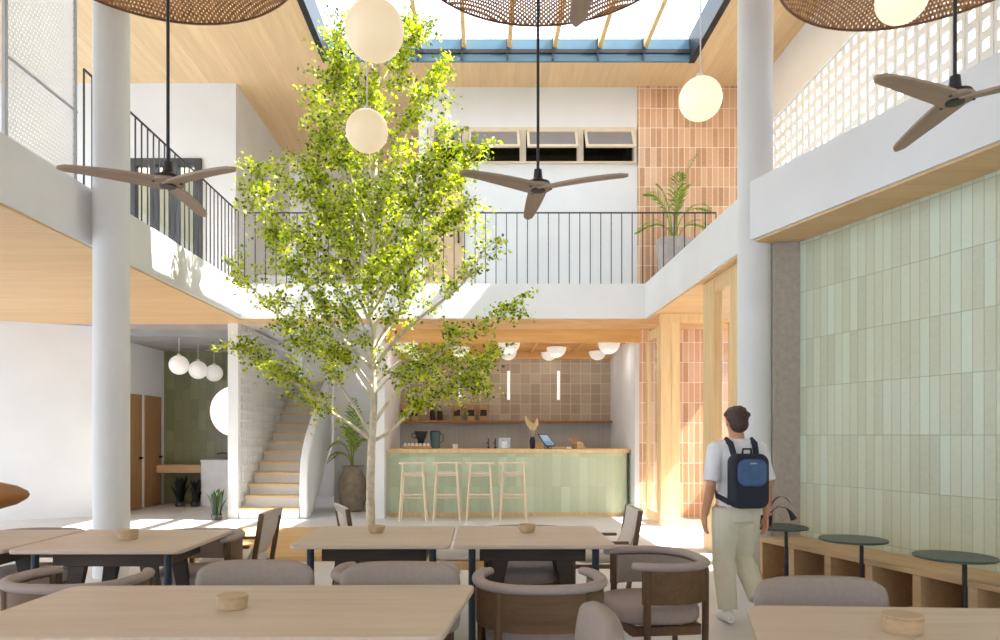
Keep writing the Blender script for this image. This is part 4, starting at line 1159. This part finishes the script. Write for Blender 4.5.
def snake(name, lb, x, y, h, n, rnd, mat='snake_leaf', sp=0.26):
    t = thing(name, lb, 'plant', (x, y, 0), 0, 'snake plants')
    MB().lathe([(0.08,0),(0.09,0.02),(0.095,0.09),(0.085,0.09),(0.08,0.07),(0,0.07)], 24).build('pot', M['bronze'], t, smooth=True)
    m = MB(); r = random.Random(rnd)
    for k in range(n):
        a = r.uniform(0, 2*PI); q = r.uniform(0.0, 0.07); hh = h*r.uniform(0.6, 1.0); ln = r.uniform(0.02, sp)
        b = Vector((q*math.cos(a), q*math.sin(a), 0.09)); tip = b+Vector((ln*math.cos(a), ln*math.sin(a), hh-0.09)); sd = Vector((-math.sin(a+0.4), math.cos(a+0.4), 0))
        N_ = 6; pts = []; wd = []
        for i in range(N_+1):
            s_ = i/N_; p = b.lerp(tip, s_); p += Vector((math.cos(a), math.sin(a), 0))*(-0.03*math.sin(PI*s_)); pts.append(p); wd.append(0.028*(1 if s_ < 0.6 else max(0.04, 1-((s_-0.6)/0.4)**1.5)))
        m.strip(pts, wd, sd)
    m.build('leaves', M[mat], t); return t
snake('snake_plant', 'dark snake plant under the lobby shelf, left of two', at(180,14.2), 14.2, 0.66, 40, 1, mat='dark_leaf', sp=0.2)
snake('snake_plant', 'dark snake plant under the lobby shelf, right of two beside the marble block', at(194.5,14.15), 14.2, 0.60, 40, 2, mat='dark_leaf', sp=0.12)
snake('snake_plant', 'green snake plant on the floor against the stair wall end', at(217,11.95), 11.95, 0.54, 60, 3, sp=0.12)

# ============================================================ PLATFORM, PALMS, TREE
dk = thing('timber_deck', 'low timber deck on the floor round the foot of the tree', 'deck', (0,0,0))
tx, ty = -1.43, 9.3
D0, D1, E0, E1 = -3.62, -0.45, 8.02, 10.55
m = MB()
m.box(D0, tx-0.3, E0, E1, 0.0, 0.06); m.box(tx+0.3, D1, E0, E1, 0.0, 0.06); m.box(tx-0.3, tx+0.3, E0, ty-0.3, 0, 0.06); m.box(tx-0.3, tx+0.3, ty+0.3, E1, 0, 0.06)
m.build('boards', wood('deck_oak', lin(206,164,104), lin(226,188,128), axis=0, rough=0.5, plank=0.14, pax=1), dk, fix=False)
sl = MB().box(tx-0.295, tx+0.295, ty-0.295, ty+0.295, 0.0, 0.04).build('planting_soil', M['soil']); tag(sl, 'square of soil at the foot of the tree', 'soil'); sl['kind'] = 'stuff'

def palm(name, lb, x, y, z, potmat, potprof, fronds, rnd, leaflen):
    t = thing(name, lb, 'potted palm', (x, y, z))
    MB().lathe(potprof, 40).build('pot', potmat, t, smooth=True, sharp=50)
    zt = potprof[-1][1]
    MB().lathe([(potprof[-2][0]*0.98, zt-0.02),(0, zt-0.01)], 24).build('soil', M['soil'], t)
    r = random.Random(rnd); k0 = 0
    for (dx, dy, dz, bend) in fronds:
        b = Vector((r.uniform(-0.03,0.03), r.uniform(-0.03,0.03), zt-0.03)); tip = Vector((dx,dy,zt+dz)); n = 16
        ctrl = b.lerp(tip, 0.45)+Vector((0,0,bend))+Vector((-dx*0.28,-dy*0.28,0))
        pts = [b*(1-s_)**2+ctrl*2*s_*(1-s_)+tip*s_*s_ for s_ in [i/n for i in range(n+1)]]
        m = MB(); m.tube(pts, [0.012*(1-0.75*i/n) for i in range(n+1)], 6)
        for i in range(5, n+1):
            tg = (pts[min(i+1,n)]-pts[i-1]).normalized(); sd = tg.cross(Vector((0,0,1)))
            if sd.length < 0.1: sd = Vector((1,0,0))
            sd.normalize(); upv = sd.cross(tg)
            L = leaflen*math.sin(PI*(0.18+0.74*(i-5)/(n-5)))*r.uniform(0.85,1.1)
            for sg in (-1, 1):
                d = (sd*sg*0.8+tg*0.75+upv*0.12).normalized(); e_ = pts[i]+d*L+Vector((0,0,-L*0.22)); md = pts[i]+d*L*0.5
                w = (tg*0.9+upv*0.3).normalized()*0.021
                m.add([pts[i]-w*0.4, pts[i]+w*0.4, md+w, e_, md-w], [(0,1,2),(0,2,4),(4,2,3)])
        m.build('frond', M['palm_leaf'], t, fix=False)
    return t
big = [(0.15,0),(0.20,0.02),(0.25,0.20),(0.265,0.45),(0.25,0.62),(0.20,0.72),(0.185,0.76),(0.20,0.83),(0.225,0.86),(0.20,0.86),(0.17,0.78),(0,0.78)]
palm('potted_palm', 'palm in a big grey-brown clay urn under the stairs', at(352.5,13.35), 13.35, 0, M['pot_grey'], big,
     [(0.10,-0.15,1.15,0.35),(-0.42,-0.1,0.42,0.55),(0.30,0.1,0.9,0.4),(-0.15,0.2,0.8,0.5),(-0.50,0.12,0.15,0.5),(0.22,-0.3,0.55,0.45),(0.0,0.15,1.35,0.3)], 5, 0.26)
pl = [(0.22,0),(0.25,0.02),(0.27,0.3),(0.285,0.6),(0.30,0.80),(0.29,0.84),(0.26,0.84),(0.24,0.76),(0,0.76)]
palm('potted_palm', 'palm in a pale stone pot on the upper floor, in front of the terracotta tiles', at(674,12.12), 12.12, ZS1, M['pot_stone'], pl,
     [(-0.50,-0.1,0.85,0.55),(0.35,-0.12,1.50,0.45),(0.62,0.05,0.62,0.55),(-0.62,0.1,0.25,0.5),(0.05,-0.2,1.15,0.4),(0.20,0.1,1.0,0.5),(-0.25,0.12,1.05,0.4),(0.62,-0.05,0.25,0.45)], 8, 0.30)

# ---- the tree
tree = thing('indoor_tree', 'tall slender indoor tree with bright green leaves rising through the void', 'tree', (tx, ty, 0))
RT = random.Random(21)
def TP(u, v, dy=0.0):
    p = P(u, v, ty+dy); return Vector((p.x-tx, p.y-ty, p.z))
def smooth(pts, k=6):
    out = []
    n = len(pts)
    for i in range(n-1):
        p0, p1, p2, p3 = pts[max(i-1,0)], pts[i], pts[i+1], pts[min(i+2,n-1)]
        for j in range(k):
            s_ = j/k
            out.append(0.5*((2*p1)+(p2-p0)*s_+(2*p0-5*p1+4*p2-p3)*s_*s_+(3*p1-p0-3*p2+p3)*s_**3))
    out.append(pts[-1]); return out
trunk = [TP(371,542.0)]+[TP(u,v) for u, v in ((370.5,520),(370.5,480),(372,440),(374,400),(373.5,350),(373,300),(374,240),(375,180),(377,120),(379,70),(380,28))]
trunk[0].z = 0.041
ts = smooth(trunk, 6); L = len(ts)
MB().tube(ts, [0.070*(1-0.80*(i/(L-1))**0.8) for i in range(L)], 14).build('trunk', M['bark'], tree, smooth=True)
limbs = [  # points (u,v), depth at tip, radius, leaf density
 ([(371,440),(350,424),(325,408),(300,386),(268,362),(238,346)], -0.4, 0.028, 1.5),
 ([(372,442),(392,430),(412,410),(440,394),(468,378),(496,352)], 0.5, 0.028, 1.6),
 ([(374,370),(390,346),(412,324),(438,304),(464,282),(486,246)], -0.5, 0.032, 0.55),
 ([(373,425),(392,398),(424,370),(452,342),(482,326),(512,308)], -0.2, 0.026, 0.9),
 ([(370,432),(352,402),(336,380),(318,350),(290,322),(256,292),(232,262)], 0.2, 0.026, 0.8),
 ([(372,368),(346,342),(324,312),(296,270),(268,222),(250,160)], -0.3, 0.026, 1.7),
 ([(373,330),(356,290),(338,244),(322,186),(318,138)], 0.3, 0.024, 1.1),
 ([(374,310),(400,256),(424,214),(448,184),(478,150)], 0.2, 0.024, 1.6),
 ([(374,300),(396,262),(420,238),(446,222),(470,205)], -0.5, 0.022, 1.0),
 ([(375,250),(356,196),(346,146),(340,96),(330,56)], -0.2, 0.02, 1.2),
 ([(375,210),(398,156),(414,112),(430,90),(442,66)], 0.3, 0.02, 1.3),
 ([(377,160),(384,112),(402,66),(414,32)], -0.3, 0.016, 1.1),
 ([(376,180),(362,136),(350,82),(338,30)], 0.3, 0.016, 1.2),
 ([(375,230),(348,186),(328,130),(316,92)], 0.5, 0.018, 1.1),
 ([(375,220),(402,186),(428,160),(450,128)], -0.4, 0.018, 1.3),
 ([(374,280),(352,240),(330,214),(300,190),(276,176)], 0.5, 0.02, 1.0),
 ([(374,370),(364,346),(352,326),(344,306)], -0.6, 0.016, 1.4),
 ([(374,350),(384,330),(398,312),(404,290)], -0.6, 0.016, 1.2),
 ([(374,330),(368,306),(372,280),(380,256)], -0.7, 0.016, 1.6),
 ([(374,390),(356,366),(330,352),(296,344)], -0.7, 0.016, 1.4),
 ([(374,395),(392,376),(410,372),(436,372)], -0.6, 0.016, 1.3),
 ([(374,300),(358,270),(344,236),(330,196),(306,160)], 0.1, 0.02, 1.3),
 ([(375,260),(392,236),(410,200),(432,176),(452,166)], -0.3, 0.02, 1.4),
 ([(374,330),(384,296),(398,262),(416,238),(440,228)], 0.2, 0.02, 1.1),
 ([(374,320),(362,296),(346,276),(322,252),(296,236)], 0.1, 0.02, 1.1),
 ([(375,280),(366,246),(360,206),(352,166)], 0.4, 0.018, 1.3),
 ([(374,300),(384,264),(392,226),(396,190)], 0.5, 0.018, 1.3),
 ([(373,350),(360,318),(338,290),(310,256),(290,236)], -0.6, 0.02, 0.8),
 ([(372,400),(354,372),(330,340),(300,312),(272,300)], 0.6, 0.02, 0.7),
 ([(374,385),(402,360),(428,352),(456,366),(474,388)], 0.3, 0.02, 1.5),
 ([(374,350),(396,318),(410,290),(426,272)], 0.6, 0.018, 0.5),
 ([(374,260),(376,220),(388,180),(402,140)], -0.8, 0.018, 1.4),
 ([(375,230),(368,190),(370,140),(376,96)], -0.8, 0.018, 1.4),
 ([(374,290),(352,262),(342,230),(346,200)], -0.8, 0.018, 1.4),
 ([(374,310),(392,280),(412,258),(432,246)], -0.8, 0.018, 1.3),
 ([(378,100),(372,66),(362,36),(356,18)], -0.2, 0.012, 1.3),
 ([(378,90),(392,62),(402,40),(406,20)], 0.1, 0.012, 1.2)]
lv = []; lf = []
def leaf(p):
    s_ = RT.uniform(0.017, 0.031)
    n_ = Vector((RT.gauss(0,0.6), RT.gauss(0,0.6), RT.uniform(0.1,1.0))).normalized()
    a = n_.orthogonal().normalized(); a = Matrix.Rotation(RT.uniform(0,2*PI), 3, n_) @ a; b = n_.cross(a)
    o = len(lv)
    lv.extend([p-a*s_, p-a*0.25*s_+b*0.68*s_-n_*0.12*s_, p+a*0.55*s_+b*0.5*s_-n_*0.1*s_, p+a*1.1*s_, p+a*0.55*s_-b*0.5*s_-n_*0.1*s_, p-a*0.25*s_-b*0.68*s_-n_*0.12*s_])
    lf.append((o,o+1,o+2,o+3)); lf.append((o,o+3,o+4,o+5))
for pts2, dy, rad, dens in limbs:
    n = len(pts2); pts = [TP(u, v, dy*(i/(n-1))) for i, (u, v) in enumerate(pts2)]
    sm = smooth(pts, 5); k = len(sm)
    m = MB(); m.tube(sm, [rad*(1-0.8*i/(k-1)) for i in range(k)], 7)
    total = sum((sm[i+1]-sm[i]).length for i in range(k-1))
    ntw = int(total*19*dens)
    for q in range(ntw):
        f_ = 0.30+0.70*RT.random()**0.75; i = min(k-2, int(f_*(k-1)))
        b = sm[i]; dr = (sm[min(i+2,k-1)]-sm[i-1]).normalized()
        d = (dr*0.6+Vector((RT.gauss(0,0.55), RT.gauss(0,0.55), RT.gauss(0.15,0.45)))).normalized()
        ln = RT.uniform(0.16, 0.46)*(1.0 if f_ > 0.5 else 0.8)
        e_ = b+d*ln+Vector((0,0,-0.05)); mid = b.lerp(e_, 0.5)+Vector((0,0,0.03))
        m.tube([b, mid, e_], [0.006,0.004,0.002], 4)
        for z in range(RT.randint(18, 30)):
            s_ = 0.15+0.9*RT.random(); p = (b.lerp(mid, s_*2) if s_ < 0.5 else mid.lerp(e_, s_*2-1))
            leaf(p+Vector((RT.gauss(0,0.045), RT.gauss(0,0.045), RT.gauss(0,0.035))))
    m.build('branch', M['bark'], tree, smooth=True, fix=False)
fm = MB(); fm.v = lv; fm.f = lf
fo = fm.build('foliage', M['leaf'], tree, fix=False)
print('leaves', len(lf)//2)
# ============================================================ THE WALKER
def solid(mb, name, mat, parent, voxel, it=4):
    """fuse overlapping closed shapes into one continuous skin"""
    o = mb.build(name+'_tmp', mat, fix=True)
    r = o.modifiers.new('r', 'REMESH'); r.mode = 'VOXEL'; r.voxel_size = voxel; r.use_smooth_shade = True
    s_ = o.modifiers.new('s', 'SMOOTH'); s_.factor = 0.5; s_.iterations = it
    bpy.context.view_layer.update()
    dg = bpy.context.evaluated_depsgraph_get()
    me = bpy.data.meshes.new_from_object(o.evaluated_get(dg))
    old = o.data; bpy.data.objects.remove(o); bpy.data.meshes.remove(old)
    me.materials.clear(); me.materials.append(mat); me.name = name
    for p in me.polygons: p.use_smooth = True
    n = bpy.data.objects.new(name, me); COL.objects.link(n)
    if parent: n.parent = parent
    return n

PX, PY = 2.00, 5.45
pr = thing('person', 'person walking away in a white t-shirt and khaki trousers, dark short hair', 'person', (PX, PY, 0), math.radians(4))
# joints (facing +Y, x to the right)
hipL, kneeL, ankL = (-0.085,0.0,0.86), (-0.09,0.04,0.47), (-0.085,-0.03,0.085)
hipR, kneeR, ankR = (0.085,0.01,0.86), (0.095,0.10,0.475), (0.10,-0.16,0.20)
shL, elL, wrL = (-0.175,-0.01,1.335), (-0.225,-0.04,1.06), (-0.235,0.05,0.82)
shR, elR, wrR = (0.175,-0.01,1.335), (0.222,-0.06,1.06), (0.235,0.0,0.82)
b = MB()
b.tube([(0,0,0.83),(0,0,0.93),(0,0.005,1.05),(0,0.0,1.18),(0,-0.005,1.30),(0,-0.005,1.37)], [0.115,0.125,0.115,0.130,0.135,0.09], 24, sq=(1.18,0.80), up=(0,1,0))
b.tube([(-0.17,-0.005,1.335),(0,-0.005,1.355),(0.17,-0.005,1.335)], [0.058,0.075,0.058], 16)
b.tube([(0,-0.005,1.35),(0,0.005,1.47)], [0.062,0.054], 16)
for s_, (h, k, a) in ((-1,(hipL,kneeL,ankL)), (1,(hipR,kneeR,ankR))):
    hv, kv, av = Vector(h), Vector(k), Vector(a)
    b.tube([hv+Vector((0,0,0.05)), hv.lerp(kv,0.3), hv.lerp(kv,0.75), kv, kv.lerp(av,0.3), kv.lerp(av,0.75), av], [0.088,0.085,0.062,0.054,0.056,0.040,0.034], 18)
    b.ell(kv, 0.054)
# feet
def foot(mb, a, pitch, sc=1.0):
    q = 1.0 if sc >= 1.0 else 0.86
    T = Matrix.Translation(Vector(a)) @ Matrix.Rotation(math.radians(pitch), 4, 'X')
    mb.tube([(0,-0.055,-0.045),(0,0.0,-0.035),(0,0.07,-0.05),(0,0.14*q,-0.062*q),(0,0.175*q,-0.064*q)], [0.036*sc,0.044*sc,0.042*sc,0.036*sc,0.024*sc], 16, sq=(1.0,0.85), M=T)
    mb.tube([(0,0,0.02),(0,0,-0.04)], [0.034*sc,0.038*sc], 14, M=T)
foot(b, ankL, 0, 0.82); foot(b, ankR, -62, 0.82)
# arms and hands
def arm(mb, s, e, w):
    s, e, w = Vector(s), Vector(e), Vector(w)
    mb.tube([s, s.lerp(e,0.5), e, e.lerp(w,0.35), w], [0.050,0.042,0.036,0.037,0.025], 16); mb.ell(e, 0.036); mb.ell(s, 0.054)
def hand(mb, w, d, side):
    """relaxed hand hanging along d; palm faces the thigh; side = -1 left, +1 right"""
    w = Vector(w); d = Vector(d).normalized(); fw = Vector((0,1,0)); fw = (fw-d*fw.dot(d)).normalized(); inn = d.cross(fw)*1.0
    if inn.x*side > 0: inn = -inn
    mb.tube([w-d*0.01, w+d*0.035, w+d*0.085], [0.024,0.036,0.038], 14, sq=(1.0,0.42), up=inn)
    for k, (off, ln) in enumerate(((0.029,0.068),(0.010,0.076),(-0.009,0.070),(-0.027,0.054))):
        p = w+d*0.080+fw*off
        q1 = p+d*ln*0.45+inn*0.006; q2 = q1+(d*0.9+inn*0.45).normalized()*ln*0.32; q3 = q2+(d*0.6+inn*0.8).normalized()*ln*0.25
        mb.tube([p,q1,q2,q3], [0.0088,0.0084,0.0078,0.0068], 10); mb.ell(q3, 0.0068, 10, 8)
    p = w+d*0.028+fw*0.030
    q1 = p+(d*0.6+fw*0.7).normalized()*0.032; q2 = q1+(d*0.95+inn*0.25).normalized()*0.028; q3 = q2+(d+inn*0.4).normalized()*0.018
    mb.tube([w+d*0.015+fw*0.012,p,q1,q2,q3], [0.014,0.013,0.0105,0.0092,0.0075], 10); mb.ell(q3, 0.0075, 10, 8)
arm(b, shL, elL, wrL); arm(b, shR, elR, wrR)
hand(b, wrL, (0.0,0.08,-1), -1); hand(b, wrR, (0.01,0.05,-1), 1)
# head (0.22 high) with face, ears
hc = Vector((0,0.015,1.555))
b.ell(hc+Vector((0,-0.012,0.02)), (0.073,0.090,0.088)); b.ell(hc+Vector((0,0.012,-0.035)), (0.060,0.070,0.075))
b.ell(hc+Vector((0,0.055,-0.085)), (0.028,0.022,0.022))
b.tube([hc+Vector((0,0.078,0.012)), hc+Vector((0,0.098,-0.022)), hc+Vector((0,0.084,-0.032))], [0.009,0.014,0.012], 10)
b.ell(hc+Vector((0,0.078,-0.058)), (0.024,0.009,0.006), 12, 8); b.ell(hc+Vector((0,0.077,-0.069)), (0.021,0.009,0.006), 12, 8)
for s_ in (-1,1):
    b.ell(hc+Vector((s_*0.075,-0.005,-0.01)), (0.010,0.020,0.030), 12, 8); b.ell(hc+Vector((s_*0.03,0.076,0.026)), (0.022,0.010,0.006), 12, 8)
solid(b, 'body', M['skin'], pr, 0.0055, 3)
for s_ in (-1,1):
    MB().ell(hc+Vector((s_*0.030,0.0725,0.008)), (0.012,0.010,0.009), 14, 10).build('eye', M['ceramic'], pr, smooth=True)
# hair
h = MB(); h.ell(hc+Vector((0,-0.022,0.035)), (0.084,0.098,0.086)); h.ell(hc+Vector((0,-0.055,-0.02)), (0.074,0.055,0.070)); h.ell(hc+Vector((0,0.03,0.085)), (0.06,0.06,0.035))
RH = random.Random(4)
for k in range(46):
    a = RH.uniform(0, 2*PI); e_ = RH.uniform(0.25, 1.45)
    d = Vector((math.cos(a)*math.cos(e_)*0.084, math.sin(a)*math.cos(e_)*0.098-0.022, math.sin(e_)*0.086+0.035))
    if d.y > 0.03 and d.z < 0.075: continue
    h.tube([hc+d*0.95, hc+d*1.03+Vector((0.01*math.cos(a+1),0.01,-0.012)), hc+d*1.03+Vector((0.02*math.cos(a+1),0.012,-0.03))], [0.014,0.012,0.004], 7)
solid(h, 'hair', M['hair'], pr, 0.006, 2)
# t-shirt
c = MB()
c.tube([(0,0,0.87),(0,0.0,0.95),(0,0.005,1.08),(0,0,1.2),(0,-0.005,1.30),(0,-0.005,1.375)], [0.140,0.140,0.134,0.145,0.146,0.085], 28, sq=(1.18,0.82), up=(0,1,0))
c.tube([(-0.175,-0.005,1.335),(0,-0.005,1.365),(0.175,-0.005,1.335)], [0.064,0.078,0.064], 18)
for s, e in ((shL,elL),(shR,elR)):
    s, e = Vector(s), Vector(e); d = (e-s).normalized()
    c.tube([s-d*0.01, s.lerp(e,0.45), s.lerp(e,0.88)], [0.066,0.064,0.066], 18); c.ell(s, 0.067)
solid(c, 'tshirt', M['tshirt'], pr, 0.009, 4)
# trousers
c = MB()
c.tube([(0,0,0.78),(0,0,0.86),(0,0,0.955)], [0.130,0.142,0.128], 26, sq=(1.18,0.86), up=(0,1,0))
for (h_, k, a) in ((hipL,kneeL,ankL),(hipR,kneeR,ankR)):
    hv, kv, av = Vector(h_), Vector(k), Vector(a)
    c.tube([hv+Vector((0,0,0.03)), hv.lerp(kv,0.35), hv.lerp(kv,0.8), kv, kv.lerp(av,0.3), kv.lerp(av,0.7), kv.lerp(av,0.96)], [0.105,0.104,0.090,0.086,0.084,0.076,0.072], 20); c.ell(kv, 0.086)
solid(c, 'trousers', M['khaki'], pr, 0.009, 4)
for a, pt in ((ankL,0),(ankR,-62)):
    f_ = MB(); foot(f_, a, pt, 1.14); solid(f_, 'shoe', M['shoe'], pr, 0.006, 2)
# backpack, a thing of its own, worn on the back
bp = thing('backpack', 'small navy backpack with a blue pocket on the walker\'s back', 'backpack', (PX, PY, 0), math.radians(4))
Rm = lambda x0,x1,z0,z1,r: rrect(x0,x1,z0,z1,r,6)
T = Matrix.Translation((0,-0.135,0)) @ Matrix.Rotation(PI/2, 4, 'X')
MB().prism(Rm(-0.145,0.145,0.90,1.31,0.07), 0.0, 0.115, T).build('bag', M['navy'], bp, bevel=0.03, seg=4)
MB().prism(Rm(-0.112,0.112,1.07,1.27,0.06), 0.112, 0.150, T).build('pocket', M['denim'], bp, bevel=0.018, seg=3); pk = bp.children[-1]
MB().tube([(-0.085,-0.262+0.0,1.235),(0,-0.29,1.24),(0.085,-0.262,1.235)], 0.0045, 6).build('zip', M['grey_frame'], pk, smooth=True)
for s_ in (-1,1):
    MB().tube([(s_*0.085,-0.15,1.28),(s_*0.095,-0.10,1.385),(s_*0.10,-0.02,1.418),(s_*0.105,0.08,1.36),(s_*0.115,0.135,1.22),(s_*0.125,0.125,1.08),(s_*0.165,0.0,0.98),(s_*0.125,-0.15,0.94)], 0.024, 10, sq=(1.0,0.35), up=(s_*1,0.0,0.0) if False else None).build('shoulder_strap', M['navy'], bp, smooth=True)
MB().tube([(-0.035,-0.17,1.30),(-0.03,-0.175,1.345),(0.03,-0.175,1.345),(0.035,-0.17,1.30)], 0.008, 8).build('grab_handle', M['navy'], bp, smooth=True)
# ============================================================ CAMERA AND LIGHT
cd = bpy.data.cameras.new('camera'); cam = bpy.data.objects.new('camera', cd); COL.objects.link(cam)
cam.location = (0, 0, H); cam.rotation_euler = (PI/2, 0, 0)
cd.sensor_width = 36.0; cd.sensor_fit = 'HORIZONTAL'; cd.lens = 36.0*F/1000.0
cd.shift_x = (500-CU)/1000.0; cd.shift_y = (CV-320)/1000.0
cd.clip_start = 0.05; cd.clip_end = 200
cd.dof.use_dof = True; cd.dof.focus_distance = 8.0; cd.dof.aperture_fstop = 3.2
SC.camera = cam
sun = bpy.data.lights.new('sun', 'SUN'); sun.energy = 17.0; sun.angle = math.radians(0.6); sun.color = (1.0, 0.97, 0.92)
so = bpy.data.objects.new('sun', sun); COL.objects.link(so)
so.rotation_euler = Vector((-0.80, 0.10, -1.0)).to_track_quat('-Z', 'Y').to_euler(); so.location = (6, 4, 14)
w = bpy.data.worlds.new('sky'); SC.world = w; w.use_nodes = True
nt = w.node_tree; bg = nt.nodes['Background']
tc = nt.nodes.new('ShaderNodeTexCoord'); xyz = sep(nt, tc.outputs['Generated'])
col = ramp(nt, xyz[2], [(0.0, (0.68,0.82,1.0,1)), (0.5, (0.70,0.84,1.0,1)), (1.0, (0.64,0.80,1.0,1))])
nt.links.new(col, bg.inputs[0]); bg.inputs[1].default_value = 2.85
vs = SC.view_settings
SC.display_settings.display_device = 'sRGB'
vs.view_transform = 'Standard'; vs.look = 'None'; vs.gamma = 1.0; vs.use_curve_mapping = False
vs.exposure = 0.62
SC.cycles.diffuse_bounces = 7; SC.cycles.max_bounces = 14; SC.cycles.transparent_max_bounces = 16
SC.cycles.sample_clamp_indirect = 6.0
SC.cycles.use_denoising = True
